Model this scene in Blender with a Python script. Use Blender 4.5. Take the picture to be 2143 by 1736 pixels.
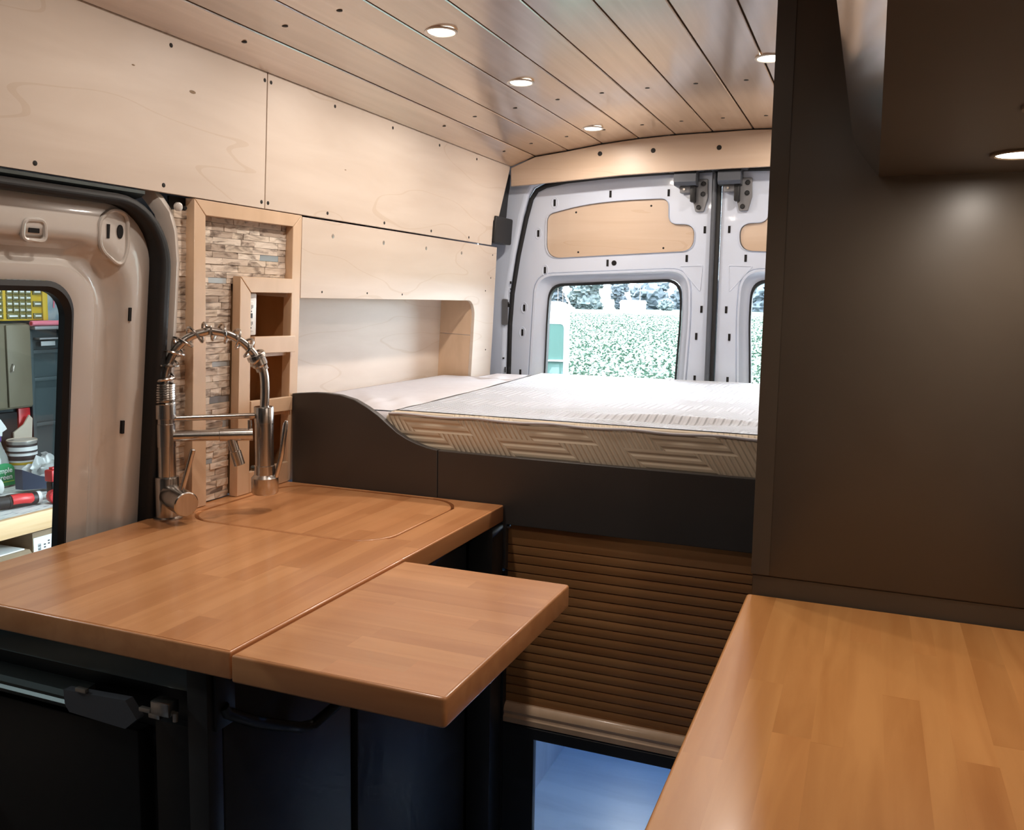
import bpy, bmesh, math, random
from mathutils import Vector, Matrix, noise
random.seed(7)
for o in list(bpy.data.objects): bpy.data.objects.remove(o)
SC = bpy.context.scene
COL = SC.collection
# ------------------------------------------------------------------ camera
YAW, PITCH, ROLL = .3849, .1098, .0159
FPX, CXP, CYP = 1841.43, 1072.14, 832.04
cam_d = bpy.data.cameras.new('camera')
cam = bpy.data.objects.new('camera', cam_d); COL.objects.link(cam); SC.camera = cam
fw = Vector((-math.sin(YAW)*math.cos(PITCH), math.cos(YAW)*math.cos(PITCH), -math.sin(PITCH)))
rt = Vector((math.cos(YAW), math.sin(YAW), 0)); up = rt.cross(fw)
r2 = rt*math.cos(ROLL) + up*math.sin(ROLL); u2 = up*math.cos(ROLL) - rt*math.sin(ROLL)
cam.matrix_world = Matrix(((r2.x, u2.x, -fw.x, 1.337), (r2.y, u2.y, -fw.y, 0), (r2.z, u2.z, -fw.z, 1.37), (0, 0, 0, 1)))
cam_d.sensor_fit = 'HORIZONTAL'; cam_d.sensor_width = 36
cam_d.lens = 36*FPX/2143
cam_d.shift_x = (1071.5-CXP)/2143; cam_d.shift_y = (CYP-868)/2143
cam_d.clip_start = .02; cam_d.clip_end = 2000
# ------------------------------------------------------------------ world, exposure
W = bpy.data.worlds.new('world'); SC.world = W; W.use_nodes = True
bg = W.node_tree.nodes['Background']
bg.inputs[0].default_value = (.80, .91, 1, 1); bg.inputs[1].default_value = 22.0
vs = SC.view_settings; vs.view_transform = 'Standard'; vs.look = 'None'; vs.gamma = 1; vs.exposure = 0; vs.use_curve_mapping = False
cy = SC.cycles; cy.max_bounces = 6; cy.diffuse_bounces = 3; cy.glossy_bounces = 3; cy.transmission_bounces = 4; cy.transparent_max_bounces = 6
cy.caustics_reflective = False; cy.caustics_refractive = False; cy.sample_clamp_indirect = 8; cy.use_adaptive_sampling = True; cy.adaptive_threshold = .035; cy.adaptive_min_samples = 20
PUCK_W = 3.5        # each ceiling downlight
UNDER_W = .85       # each under-cabinet downlight
GARAGE_W = 5      # cool light strip below the bed
SHOP_W = 34         # each added workshop tube
WARM = (1, .89, .785)
# ------------------------------------------------------------------ materials
def lin(c):
    return tuple(((x/255+.055)/1.055)**2.4 if x > 10 else x/255/12.92 for x in c)
def mat(name, base, rough=.5, metal=0, coat=0, c2=None, grain=None, gdet=4, bump=0, rand=None, spec=.5, dist=.001, contrast=(.35, .7), coat_rough=.08):
    m = bpy.data.materials.new(name); m.use_nodes = True
    N = m.node_tree.nodes; L = m.node_tree.links
    b = N['Principled BSDF']
    b.inputs['Base Color'].default_value = (*base, 1); b.inputs['Roughness'].default_value = rough
    b.inputs['Metallic'].default_value = metal; b.inputs['Coat Weight'].default_value = coat
    b.inputs['Coat Roughness'].default_value = coat_rough; b.inputs['Specular IOR Level'].default_value = spec
    col = None; nz = None
    if grain:
        tc = N.new('ShaderNodeTexCoord'); mp = N.new('ShaderNodeMapping')
        mp.inputs['Scale'].default_value = grain
        oi = N.new('ShaderNodeObjectInfo')
        ad = N.new('ShaderNodeVectorMath'); ad.operation = 'MULTIPLY_ADD'
        cb = N.new('ShaderNodeCombineXYZ')
        for i in range(3): L.new(oi.outputs['Random'], cb.inputs[i])
        L.new(cb.outputs[0], ad.inputs[0]); ad.inputs[1].default_value = (9, 17, 13) if rand else (0, 0, 0)
        L.new(tc.outputs['Object'], ad.inputs[2]); L.new(ad.outputs[0], mp.inputs[0])
        nz = N.new('ShaderNodeTexNoise'); nz.inputs['Scale'].default_value = 1; nz.inputs['Detail'].default_value = gdet
        nz.inputs['Distortion'].default_value = .6
        L.new(mp.outputs[0], nz.inputs['Vector'])
        if c2:
            mr = N.new('ShaderNodeMapRange'); mr.inputs[1].default_value = contrast[0]; mr.inputs[2].default_value = contrast[1]
            L.new(nz.outputs[0], mr.inputs[0])
            mx = N.new('ShaderNodeMix'); mx.data_type = 'RGBA'
            L.new(mr.outputs[0], mx.inputs[0]); mx.inputs[6].default_value = (*base, 1); mx.inputs[7].default_value = (*c2, 1)
            col = mx.outputs[2]
        if bump:
            bp = N.new('ShaderNodeBump'); bp.inputs['Strength'].default_value = bump; bp.inputs['Distance'].default_value = dist
            L.new(nz.outputs[0], bp.inputs['Height']); L.new(bp.outputs[0], b.inputs['Normal'])
    if rand:
        oi2 = N.new('ShaderNodeObjectInfo'); rp = N.new('ShaderNodeValToRGB')
        while len(rp.color_ramp.elements) < len(rand): rp.color_ramp.elements.new(.5)
        for i, c in enumerate(rand):
            e = rp.color_ramp.elements[i]; e.position = i/(len(rand)-1); e.color = (*c, 1)
        L.new(oi2.outputs['Random'], rp.inputs[0])
        if col:
            mm = N.new('ShaderNodeMix'); mm.data_type = 'RGBA'; mm.blend_type = 'MULTIPLY'; mm.inputs[0].default_value = 1
            L.new(col, mm.inputs[6]); L.new(rp.outputs[0], mm.inputs[7]); col = mm.outputs[2]
        else: col = rp.outputs[0]
    if col: L.new(col, b.inputs['Base Color'])
    return m
def emit(name, col, s):
    m = bpy.data.materials.new(name); m.use_nodes = True; N = m.node_tree.nodes
    N.remove(N['Principled BSDF']); e = N.new('ShaderNodeEmission'); e.inputs[0].default_value = (*col, 1); e.inputs[1].default_value = s
    m.node_tree.links.new(e.outputs[0], N['Material Output'].inputs[0]); return m
def glass(name, tint=(1, 1, 1), refl=1.0):
    m = bpy.data.materials.new(name); m.use_nodes = True; N = m.node_tree.nodes; L = m.node_tree.links
    N.remove(N['Principled BSDF'])
    t = N.new('ShaderNodeBsdfTransparent'); t.inputs[0].default_value = (*tint, 1)
    g = N.new('ShaderNodeBsdfGlossy'); g.inputs['Roughness'].default_value = .02; g.inputs[0].default_value = (refl, refl, refl, 1)
    f = N.new('ShaderNodeFresnel'); f.inputs[0].default_value = 1.45
    x = N.new('ShaderNodeMixShader'); L.new(f.outputs[0], x.inputs[0]); L.new(t.outputs[0], x.inputs[1]); L.new(g.outputs[0], x.inputs[2])
    L.new(x.outputs[0], N['Material Output'].inputs[0]); return m
M = {}
M['ply'] = mat('birch_plywood', (.74, .635, .545), .42, c2=(.67, .56, .47), grain=(2, 2.2, 14), bump=.06, rand=[(1, 1, 1), (.97, .96, .95)])
def figure(m, sc, k=7, w=.05, dark=.90):
    # faint cathedral figure: thin contour lines of a stretched noise
    N = m.node_tree.nodes; L = m.node_tree.links; b = N['Principled BSDF']
    src = b.inputs['Base Color'].links[0].from_socket
    tc = N.new('ShaderNodeTexCoord'); mp = N.new('ShaderNodeMapping'); mp.inputs['Scale'].default_value = sc; L.new(tc.outputs['Object'], mp.inputs[0])
    nz = N.new('ShaderNodeTexNoise'); nz.inputs['Scale'].default_value = 1; nz.inputs['Detail'].default_value = 2.5; L.new(mp.outputs[0], nz.inputs[0])
    a = N.new('ShaderNodeMath'); a.operation = 'MULTIPLY'; a.inputs[1].default_value = k; L.new(nz.outputs[0], a.inputs[0])
    f = N.new('ShaderNodeMath'); f.operation = 'FRACT'; L.new(a.outputs[0], f.inputs[0])
    g = N.new('ShaderNodeMath'); g.operation = 'LESS_THAN'; g.inputs[1].default_value = w; L.new(f.outputs[0], g.inputs[0])
    mx = N.new('ShaderNodeMix'); mx.data_type = 'RGBA'; mx.blend_type = 'MULTIPLY'; L.new(g.outputs[0], mx.inputs[0]); L.new(src, mx.inputs[6]); mx.inputs[7].default_value = (dark, dark*.97, dark*.93, 1)
    L.new(mx.outputs[2], b.inputs['Base Color'])
figure(M['ply'], (1, .9, 4.2), 6, .035, .94)
M['plyend'] = mat('rear_plywood', (.60, .46, .35), .4, c2=(.54, .40, .29), grain=(1.5, 8, 20), bump=.05)
figure(M['plyend'], (1.0, 1, 9), 5, .035, .94)
M['maple'] = mat('maple_trim', (.74, .53, .36), .35, c2=(.66, .46, .30), grain=(20, 14, 5), bump=.04, coat=.2)
M['rackback'] = mat('amber_rack_wood', (.52, .27, .12), .4, c2=(.44, .22, .09), grain=(20, 14, 5))
M['ceil'] = mat('ceiling_cedar', (.55, .385, .26), .30, c2=(.39, .255, .16), grain=(38, 1.6, 20), gdet=5, bump=.12, coat=1, coat_rough=.17,
                rand=[(1.1, 1.08, 1.06), (.80, .72, .66), (1.12, 1.08, 1.04), (.74, .64, .57), (1.04, .97, .9), (.9, .8, .72)], contrast=(.3, .8))
M['ceil'].node_tree.nodes['Principled BSDF'].inputs['Coat IOR'].default_value = 3.6
BLK = [(1.0, 1.0, 1.0), (.90, .85, .81), (1.07, 1.08, 1.08), (.84, .77, .71), (1.02, .97, .94), (1.04, 1.04, 1.03), (.94, .90, .86)]
def block(name, g): return mat(name, (.70, .34, .15), .30, c2=(.60, .27, .11), grain=g, gdet=5, rand=BLK, coat=.35, coat_rough=.12, bump=.02)
M['blockY'] = block('butcher_block_lengthwise', (30, 2.4, 30))
M['blockX'] = block('butcher_block_crosswise', (2.4, 30, 30))
M['blockR'] = mat('maple_block_right', (.68, .335, .115), .32, c2=(.55, .245, .075), grain=(24, 2.4, 30), gdet=5, rand=BLK, coat=.3, coat_rough=.15, bump=.02)
M['char'] = mat('charcoal_paint', (.082, .065, .049), .38, c2=(.074, .058, .043), grain=(6, 6, 6), bump=.02)
M['charsatin'] = mat('charcoal_satin_lacquer', (.075, .065, .056), .16, coat=1, coat_rough=.12)
M['charsatin'].node_tree.nodes['Principled BSDF'].inputs['Coat IOR'].default_value = 3.0
M['charbed'] = mat('charcoal_bed_paint', (.060, .055, .053), .42, c2=(.054, .049, .047), grain=(6, 6, 6), bump=.02)
M['dark'] = mat('black_cabinet_paint', (.020, .021, .024), .48, c2=(.017, .018, .02), grain=(5, 5, 5))
M['fridge'] = mat('black_fridge_laminate', (.006, .006, .007), .4)
M['white'] = mat('white_body_cool_lit', (.61, .67, .79), .22, coat=.7, coat_rough=.04)  # blue tint puts the cool rear light into the white paint
M['whitedoor'] = mat('white_slider_warm_lit', (.62, .58, .54), .22, coat=.7, coat_rough=.04)  # same white paint, with the warm downlight glow put into its colour
M['rubber'] = mat('black_rubber', (.008, .008, .009), .6)
M['hole'] = mat('dark_hole', (.006, .005, .005), .9)
M['screw'] = mat('dark_screw', (.012, .009, .007), .7, metal=0)
M['screwb'] = mat('bright_screw', (.5, .45, .4), .35, metal=.9)
M['steel'] = mat('brushed_steel', (.56, .53, .50), .24, metal=1, c2=(.48, .45, .42), grain=(120, 120, 6), bump=.02)
M['darksteel'] = mat('dark_anodised', (.12, .14, .14), .35, metal=.8)
M['gunmetal'] = mat('hinge_grey', (.10, .11, .13), .45, metal=.3)
M['gunlight'] = mat('hinge_plate_grey', (.22, .22, .23), .45, metal=.5)
M['tambour'] = mat('tambour_bamboo', (.47, .24, .095), .45, c2=(.39, .185, .068), grain=(2.2, 20, 30), rand=[(1, 1, 1), (.9, .86, .82), (1.05, 1.02, 1)], bump=.03)
M['stone'] = mat('ledger_stone', (.72, .64, .56), .8, c2=(.24, .195, .165), grain=(16, 16, 60), gdet=9, bump=.6, dist=.004, contrast=(.50, .66),
                 rand=[(1, .97, .93), (1.08, 1.05, 1.02), (.82, .76, .71), (1.1, 1.1, 1.08), (.92, .87, .8), (.62, .56, .52), (1.03, .99, .94)])
M['tile'] = mat('grey_glass_tile', (.34, .38, .41), .15, rand=[(.30, .34, .38), (.50, .55, .57), (.22, .22, .23), (.58, .60, .62)], coat=.5)
M['outlet'] = mat('white_outlet_plastic', (.82, .82, .80), .35)
M['floor'] = mat('grey_vinyl_floor', (.32, .39, .48), .3, c2=(.25, .31, .40), grain=(3, 14, 3), bump=.05, gdet=6)
M['concrete'] = mat('concrete_floor', (.3, .3, .29), .7, c2=(.22, .22, .21), grain=(3, 3, 3))
M['shopwall'] = mat('shop_wall_teal_grey', (.055, .08, .088), .6, c2=(.042, .06, .068), grain=(2, 2, 2))
M['shopceil'] = mat('shop_ceiling_paint', (.35, .35, .34), .8)
M['bluegrey'] = mat('mottled_blue_board', (.26, .36, .42), .5, c2=(.42, .48, .50), grain=(5, 9, 9), contrast=(.45, .6))
M['pine'] = mat('pine_board', (.74, .50, .28), .5, c2=(.62, .37, .18), grain=(20, 1.2, 26), bump=.04)
M['paper'] = mat('printed_paper_cover', (.70, .71, .70), .7, c2=(.28, .31, .35), grain=(60, 8, 6), contrast=(.56, .62))
M['card'] = mat('cardboard', (.36, .26, .17), .75, c2=(.31, .22, .14), grain=(4, 4, 20))
M['cab_tan'] = mat('tan_locker', (.22, .19, .13), .5, c2=(.18, .15, .10), grain=(3, 3, 3))
M['lab'] = mat('white_label', (.80, .82, .82), .5)
M['ink'] = mat('black_ink', (.02, .02, .025), .5)
M['yellow'] = mat('yellow_plastic', (.72, .48, .04), .4)
M['yellowdk'] = mat('olive_drawer_front', (.16, .15, .05), .35)
M['pink'] = mat('pink_plastic', (.85, .22, .30), .45)
M['red'] = mat('red_plastic', (.62, .03, .035), .35)
M['blackpl'] = mat('black_plastic', (.009, .009, .010), .5)
M['bluepl'] = mat('dark_blue_plastic', (.03, .055, .10), .4)
M['green'] = mat('green_label', (.01, .28, .10), .4)
M['lime'] = mat('lime_stripe', (.45, .62, .10), .4)
M['purple'] = mat('purple_collar', (.10, .05, .28), .4)
M['clear'] = mat('clear_plastic', (.62, .66, .64), .12, spec=.7)
M['clear'].node_tree.nodes['Principled BSDF'].inputs['Transmission Weight'].default_value = .55
M['bag'] = mat('plastic_bag_film', (.70, .74, .73), .22, spec=.6)
M['bag'].node_tree.nodes['Principled BSDF'].inputs['Transmission Weight'].default_value = .4
M['mint'] = mat('mint_glove', (.30, .62, .54), .5)
M['tin'] = mat('paint_tin', (.55, .54, .52), .3, metal=.6)
M['beige'] = mat('beige_scrap', (.60, .52, .42), .7)
M['winglass'] = glass('window_glass')
M['doorglass'] = glass('side_window_glass', (.86, .93, .91))
M['vanglass'] = mat('glass_painted_reflection', (.045, .085, .075), .03, spec=1.0, coat=1, coat_rough=.02)  # green base colour stands in for the field mirrored in the panes
M['vanpaint'] = mat('white_van_paint', (.82, .82, .82), .3, coat=.5)
M['bark'] = mat('bark', (.14, .11, .09), .8)
M['leafA'] = mat('tree_foliage', (.022, .036, .040), .7, c2=(.058, .078, .076), grain=(1.2, 1.2, 1.2), gdet=6, contrast=(.4, .6))
M['leafB'] = mat('haze_tinted_foliage', (.036, .050, .062), .8, c2=(.05, .066, .076), grain=(.5, .5, .5), gdet=6, contrast=(.4, .6))  # paler and bluer than the nearer leaves: haze put into the colour
M['crop'] = mat('crop_leaves', (.046, .088, .060), .55, rand=None)
M['soil'] = mat('crop_field_ground', (.013, .034, .019), .8, c2=(.042, .072, .052), grain=(2.2, 1.1, 2), gdet=8, contrast=(.4, .62))
M['puckon'] = emit('lit_puck_lens', (1, .88, .72), 9)
M['strip'] = emit('cool_light_strip', (.45, .72, 1), 3)
M['tube'] = emit('added_tube', (.92, .97, 1), 12)
M['trimring'] = mat('puck_trim', (.80, .76, .70), .3)
M['trimbrown'] = mat('bronze_puck_trim', (.20, .15, .10), .35, metal=.4)
# mattress quilting: cells with differently running grooves
def quilt(name, base, side=False):
    m = mat(name, base, .75); N = m.node_tree.nodes; L = m.node_tree.links; b = N['Principled BSDF']
    tc = N.new('ShaderNodeTexCoord'); sp = N.new('ShaderNodeSeparateXYZ'); L.new(tc.outputs['Object'], sp.inputs[0])
    ax, ay = ('X', 'Z') if side else ('X', 'Y')
    def mth(op, a, bb=None, c=None):
        n = N.new('ShaderNodeMath'); n.operation = op
        for i, v in enumerate((a, bb, c)):
            if v is None: continue
            if isinstance(v, (int, float)): n.inputs[i].default_value = v
            else: L.new(v, n.inputs[i])
        return n.outputs[0]
    X, Y = sp.outputs[ax], sp.outputs[ay]
    cw, ch = (.15, .055) if side else (.115, .075)
    if not side: X, Y = Y, X
    row = mth('FLOOR', mth('DIVIDE', Y, ch))
    sh = mth('MULTIPLY', row, .37)
    sk = mth('ADD', mth('DIVIDE', X, cw), mth('ADD', sh, mth('MULTIPLY', mth('DIVIDE', Y, ch), .5)))
    cell = mth('FLOOR', sk)
    par = mth('FLOORED_MODULO', mth('ADD', cell, row), 2)
    f1 = mth('SINE', mth('MULTIPLY', mth('ADD', X, mth('MULTIPLY', Y, .6)), 2*math.pi/.0125))
    f2 = mth('SINE', mth('MULTIPLY', Y, 2*math.pi/(.016 if side else .019)))
    h = mth('ADD', mth('MULTIPLY', f1, par), mth('MULTIPLY', f2, mth('SUBTRACT', 1, par)))
    h = mth('SMOOTH_MIN', h, .35, .5)
    bp = N.new('ShaderNodeBump'); bp.inputs['Strength'].default_value = .55 if side else .75; bp.inputs['Distance'].default_value = .003 if side else .0042
    L.new(h, bp.inputs['Height']); L.new(bp.outputs[0], b.inputs['Normal'])
    b.inputs['Sheen Weight'].default_value = .2
    return m
M['quilt'] = quilt('mattress_quilt_top', (.45, .47, .52))
M['quiltside'] = quilt('mattress_quilt_side', (.68, .585, .45), True)
M['cloth'] = mat('white_cotton_cover', (.61, .60, .64), .85, c2=(.58, .57, .61), grain=(30, 30, 30), bump=.1)
# ------------------------------------------------------------------ mesh helpers
class B:
    def __init__(s): s.v = []; s.f = []
    def add(s, vs_, fs):
        o = len(s.v); s.v += [Vector(p) for p in vs_]; s.f += [tuple(i+o for i in f) for f in fs]; return s
    def box(s, a, b, bev=0):
        if bev: return s.bbox(a, b, bev)
        x0, y0, z0 = a; x1, y1, z1 = b
        return s.add([(x0, y0, z0), (x1, y0, z0), (x1, y1, z0), (x0, y1, z0), (x0, y0, z1), (x1, y0, z1), (x1, y1, z1), (x0, y1, z1)],
                     [(3, 2, 1, 0), (4, 5, 6, 7), (0, 1, 5, 4), (1, 2, 6, 5), (2, 3, 7, 6), (3, 0, 4, 7)])
    def bbox(s, a, b, bev, seg=2):
        bm = bmesh.new(); bmesh.ops.create_cube(bm, size=1)
        for v in bm.verts: v.co = Vector([(a[i]+b[i])/2 + v.co[i]*(b[i]-a[i]) for i in range(3)])
        bmesh.ops.bevel(bm, geom=list(bm.edges), offset=bev, segments=seg, affect='EDGES', profile=.5)
        bm.verts.index_update()
        s.add([v.co.copy() for v in bm.verts], [[v.index for v in f.verts] for f in bm.faces]); bm.free(); return s
    def tube(s, pts, r, n=12, cap=True, closed=False):
        pts = [Vector(p) for p in pts]; k = len(pts); rs = r if isinstance(r, (list, tuple)) else [r]*k
        t0 = (pts[1]-pts[0]).normalized(); a = t0.orthogonal().normalized(); rings = []
        for i, p in enumerate(pts):
            if closed: t = (pts[(i+1) % k]-pts[i-1]).normalized()
            else: t = (pts[min(i+1, k-1)]-pts[max(i-1, 0)]).normalized()
            a = (a - t*a.dot(t)).normalized(); bq = t.cross(a)
            rings.append([p + (a*math.cos(2*math.pi*j/n)+bq*math.sin(2*math.pi*j/n))*rs[i] for j in range(n)])
        vs_ = [q for g in rings for q in g]; fs = []
        for i in range(k if closed else k-1):
            for j in range(n):
                fs.append((i*n+j, i*n+(j+1) % n, ((i+1) % k)*n+(j+1) % n, ((i+1) % k)*n+j))
        if cap and not closed: fs += [tuple(range(n-1, -1, -1)), tuple((k-1)*n+j for j in range(n))]
        return s.add(vs_, fs)
    def lathe(s, prof, c, axis=(0, 0, 1), n=24, cap=True):
        ax = Vector(axis).normalized(); a = ax.orthogonal().normalized(); bq = ax.cross(a); c = Vector(c); vs_ = []; fs = []
        for r, h in prof:
            for j in range(n):
                w = 2*math.pi*j/n; vs_.append(c+ax*h+(a*math.cos(w)+bq*math.sin(w))*r)
        for i in range(len(prof)-1):
            for j in range(n): fs.append((i*n+j, i*n+(j+1) % n, (i+1)*n+(j+1) % n, (i+1)*n+j))
        if cap: fs += [tuple(range(n-1, -1, -1)), tuple((len(prof)-1)*n+j for j in range(n))]
        return s.add(vs_, fs)
    def prism(s, poly, d):            # poly: 3-D points in a plane, extruded by vector d
        n = len(poly); P = [Vector(p) for p in poly]; d = Vector(d)
        return s.add(P+[p+d for p in P], [tuple(range(n-1, -1, -1)), tuple(range(n, 2*n))]+[(i, (i+1) % n, n+(i+1) % n, n+i) for i in range(n)])
    def loft(s, loops, closed=True):
        n = len(loops[0]); vs_ = [p for l in loops for p in l]; fs = []
        for i in range(len(loops)-1):
            for j in range(n if closed else n-1): fs.append((i*n+j, i*n+(j+1) % n, (i+1)*n+(j+1) % n, (i+1)*n+j))
        return s.add(vs_, fs)
    def ball(s, c, r, sub=2, amp=0, fr=3, sc=(1, 1, 1)):
        bm = bmesh.new(); bmesh.ops.create_icosphere(bm, subdivisions=sub, radius=1)
        for v in bm.verts:
            k = 1+amp*noise.noise(v.co*fr+Vector(c)*3.1); v.co = Vector([c[i]+v.co[i]*k*r*sc[i] for i in range(3)])
        bm.verts.index_update(); s.add([v.co.copy() for v in bm.verts], [[v.index for v in f.verts] for f in bm.faces]); bm.free(); return s
def finish(o, smooth):
    if smooth:
        me = o.data
        for p in me.polygons: p.use_smooth = True
        try: me.set_sharp_from_angle(angle=math.radians(38))
        except Exception: pass
def rootloc(p):
    v = Vector((0, 0, 0))
    while p: v += p.location; p = p.parent
    return v
def obj(name, b, m, parent=None, smooth=True, origin=None):
    me = bpy.data.meshes.new(name); base = rootloc(parent)
    org = Vector(origin) if origin else None
    if org is None:
        if parent: org = base
        else:
            xs = [v.x for v in b.v]; ys = [v.y for v in b.v]; zs = [v.z for v in b.v]
            org = Vector(((min(xs)+max(xs))/2, (min(ys)+max(ys))/2, min(zs)))
    me.from_pydata([tuple(v-org) for v in b.v], [], b.f); me.update()
    bm = bmesh.new(); bm.from_mesh(me); bmesh.ops.recalc_face_normals(bm, faces=bm.faces); bm.to_mesh(me); bm.free()
    o = bpy.data.objects.new(name, me); COL.objects.link(o); o.location = org-base; o.parent = parent
    me.materials.append(M[m] if isinstance(m, str) else m); finish(o, smooth); return o
def flat(name, b, m, parent=None, origin=None): return obj(name, b, m, parent, False, origin)
def thing(name, loc, label, cat, group=None):
    o = bpy.data.objects.new(name, None); COL.objects.link(o); o.location = loc; o.empty_display_size = .05
    return tag(o, label, cat, group)
def tag(o, label=None, cat=None, group=None, kind=None):
    if label: o['label'] = label
    if cat: o['category'] = cat
    if group: o['group'] = group
    if kind: o['kind'] = kind
    return o
def struct(o, label=None):
    o['kind'] = 'structure'
    if label: o['label'] = label
    return o
def copyat(o, parent, loc):
    c = o.copy(); COL.objects.link(c); c.parent = parent; c.location = Vector(loc)-rootloc(parent); return c
def plate(outer, holes, t, MX, bev=0, res=2):
    """flat plate with holes from 2-D loops; local w runs from 0 (back) to t (front); returns a B in world space"""
    cu = bpy.data.curves.new('tmp', 'CURVE'); cu.dimensions = '2D'; cu.fill_mode = 'BOTH'
    cu.extrude = t/2-bev; cu.bevel_depth = bev; cu.bevel_resolution = res; cu.offset = -bev
    for lp in [outer]+list(holes):
        s = cu.splines.new('POLY'); s.points.add(len(lp)-1); s.use_cyclic_u = True
        for i, p in enumerate(lp): s.points[i].co = (p[0], p[1], 0, 1)
    o = bpy.data.objects.new('tmp', cu); me = bpy.data.meshes.new_from_object(o)
    b = B(); b.add([MX @ (v.co+Vector((0, 0, t/2))) for v in me.vertices], [tuple(p.vertices) for p in me.polygons])
    bpy.data.objects.remove(o); bpy.data.curves.remove(cu); bpy.data.meshes.remove(me)
    return b
def frame(o, e1, e2, e3):
    m = Matrix.Identity(4)
    for i, e in enumerate((e1, e2, e3)): m.col[i] = (*Vector(e).normalized(), 0)
    m.col[3] = (*o, 1); return m
def rrect(x0, y0, x1, y1, r, n=8):
    rs = r if isinstance(r, (list, tuple)) else [r]*4      # order: BL, BR, TR, TL
    out = []
    for (cx, cy, a0, rr) in ((x0, y0, 180, rs[0]), (x1, y0, 270, rs[1]), (x1, y1, 0, rs[2]), (x0, y1, 90, rs[3])):
        sx = 1 if cx == x0 else -1; sy = 1 if cy == y0 else -1
        for i in range(n+1):
            a = math.radians(a0+90*i/n); out.append((cx+sx*rr+rr*math.cos(a), cy+sy*rr+rr*math.sin(a)))
    return out
def rounded(pts, r, n=5):
    """polygon with rounded corners"""
    out = []; k = len(pts); P = [Vector(p) for p in pts]; rs = r if isinstance(r, (list, tuple)) else [r]*k
    for i in range(k):
        a, b, c = P[i-1], P[i], P[(i+1) % k]
        d = min(rs[i], (a-b).length*.48, (c-b).length*.48); p = b+(a-b).normalized()*d; q = b+(c-b).normalized()*d
        for j in range(n+1):
            t = j/n; out.append(tuple(p*(1-t)**2+b*2*t*(1-t)+q*t*t))
    return out
XY = lambda z: frame((0, 0, z), (1, 0, 0), (0, 1, 0), (0, 0, 1))
XZ = lambda y: frame((0, y, 0), (1, 0, 0), (0, 0, 1), (0, -1, 0))      # front faces the camera (-Y)
WALL = frame((0, 0, .91), (0, 1, 0), (.045, 0, 1), (1, 0, -.045))       # left wall plane, h measured from the worktop
def WL(off=0): return WALL @ Matrix.Translation((0, 0, off))
DOOR = frame((-.05, 0, .90), (0, 1, 0), (.1, 0, 1), (1, 0, -.1))        # sliding door plane
def DR(off=0): return DOOR @ Matrix.Translation((0, 0, off))
def disc(r, t=.002, n=10): return lambda c, ax: B().lathe([(r, 0), (r*.9, t)], c, ax, n)

# ================================================================== SETTING
# ---- van floor and workshop floor, outer ground
FL = struct(flat('floor', B().box((-.12, -1.6, -.03), (1.78, 3.28, 0)), 'floor'), 'grey vinyl van floor')
# ---- ceiling planks following the roof arch
PX = [.046, .143, .271, .401, .534, .664, .794, .93, 1.06, 1.19, 1.32, 1.45, 1.575]
PZ = [1.870, 1.906, 1.921, 1.939, 1.951, 1.957, 1.959, 1.961, 1.957, 1.949, 1.936, 1.918, 1.880]
def ceil_z(x):
    for i in range(len(PX)-1):
        if PX[i] <= x <= PX[i+1]: return PZ[i]+(PZ[i+1]-PZ[i])*(x-PX[i])/(PX[i+1]-PX[i])
    return 1.87
cb = B(); top = [(-.17, 1.90)]+[(x, z+.03) for x, z in zip(PX, PZ)]+[(1.78, 1.90)]
cb.prism([(x, -1.6, z) for x, z in top]+[(x, -1.6, z+.02) for x, z in reversed(top)], (0, 4.86, 0))
CE = struct(flat('ceiling', cb, 'hole', origin=(.8, 0, 1.96)), 'arched plank ceiling')
scm = None
for i in range(len(PX)-1):
    g = .0022; x0, x1 = PX[i], PX[i+1]; z0, z1 = PZ[i], PZ[i+1]; d = Vector((x1-x0, 0, z1-z0)).normalized(); nrm = Vector((-d.z, 0, d.x))
    a = Vector((x0, 0, z0))+d*g; c = Vector((x1, 0, z1))-d*g; e = .0018
    prof = [a+nrm*.014, c+nrm*.014, c+nrm*e, c-d*e, a+d*e, a+nrm*e]
    pb = B().prism([p+Vector((0, -1.55, 0)) for p in prof], (0, 4.685, 0))
    pl = flat('plank', pb, 'ceil', CE, origin=((x0+x1)/2, 0, (z0+z1)/2))
    mx = (x0+x1)/2+(.010 if i == 0 else 0)
    for ys in (.62, 1.535, 2.455, 2.925):
        p = Vector((mx, ys, ceil_z(mx)-.0012))
        if scm is None:
            s = obj('screw', B().lathe([(.0065, .003), (.0065, .0005), (.004, 0)], p, (0, 0, 1), 10), 'screw', pl, True, origin=p); scm = s
        else: copyat(scm, pl, p)
# ---- curved plywood header above the rear doors
hx = [.046, .143, .271, .401, .534, .664, .794, .93, 1.06, 1.19, 1.32, 1.45, 1.575]
hb = [(.047, 1.799), (.134, 1.803), (.293, 1.813), (.474, 1.824), (.647, 1.829), (.813, 1.832), (.993, 1.834), (1.15, 1.830), (1.32, 1.820), (1.48, 1.808), (1.575, 1.800)]
outer = [(x, z-.003) for x, z in zip(PX, PZ)]+list(reversed(hb))
H = struct(obj('trim_1', plate(outer, [], .015, XZ(3.150), .002), 'plyend', origin=(.81, 3.15, 1.80)), 'curved plywood header above the rear doors')
for p in [(.394, 1.903), (.589, 1.905), (.819, 1.904), (1.03, 1.903), (1.22, 1.895)]:
    obj('screw', B().lathe([(.0085, 0), (.0085, .001), (.006, .0018)], (p[0], 3.135, p[1]), (0, -1, 0), 12), 'screw', H)
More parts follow.
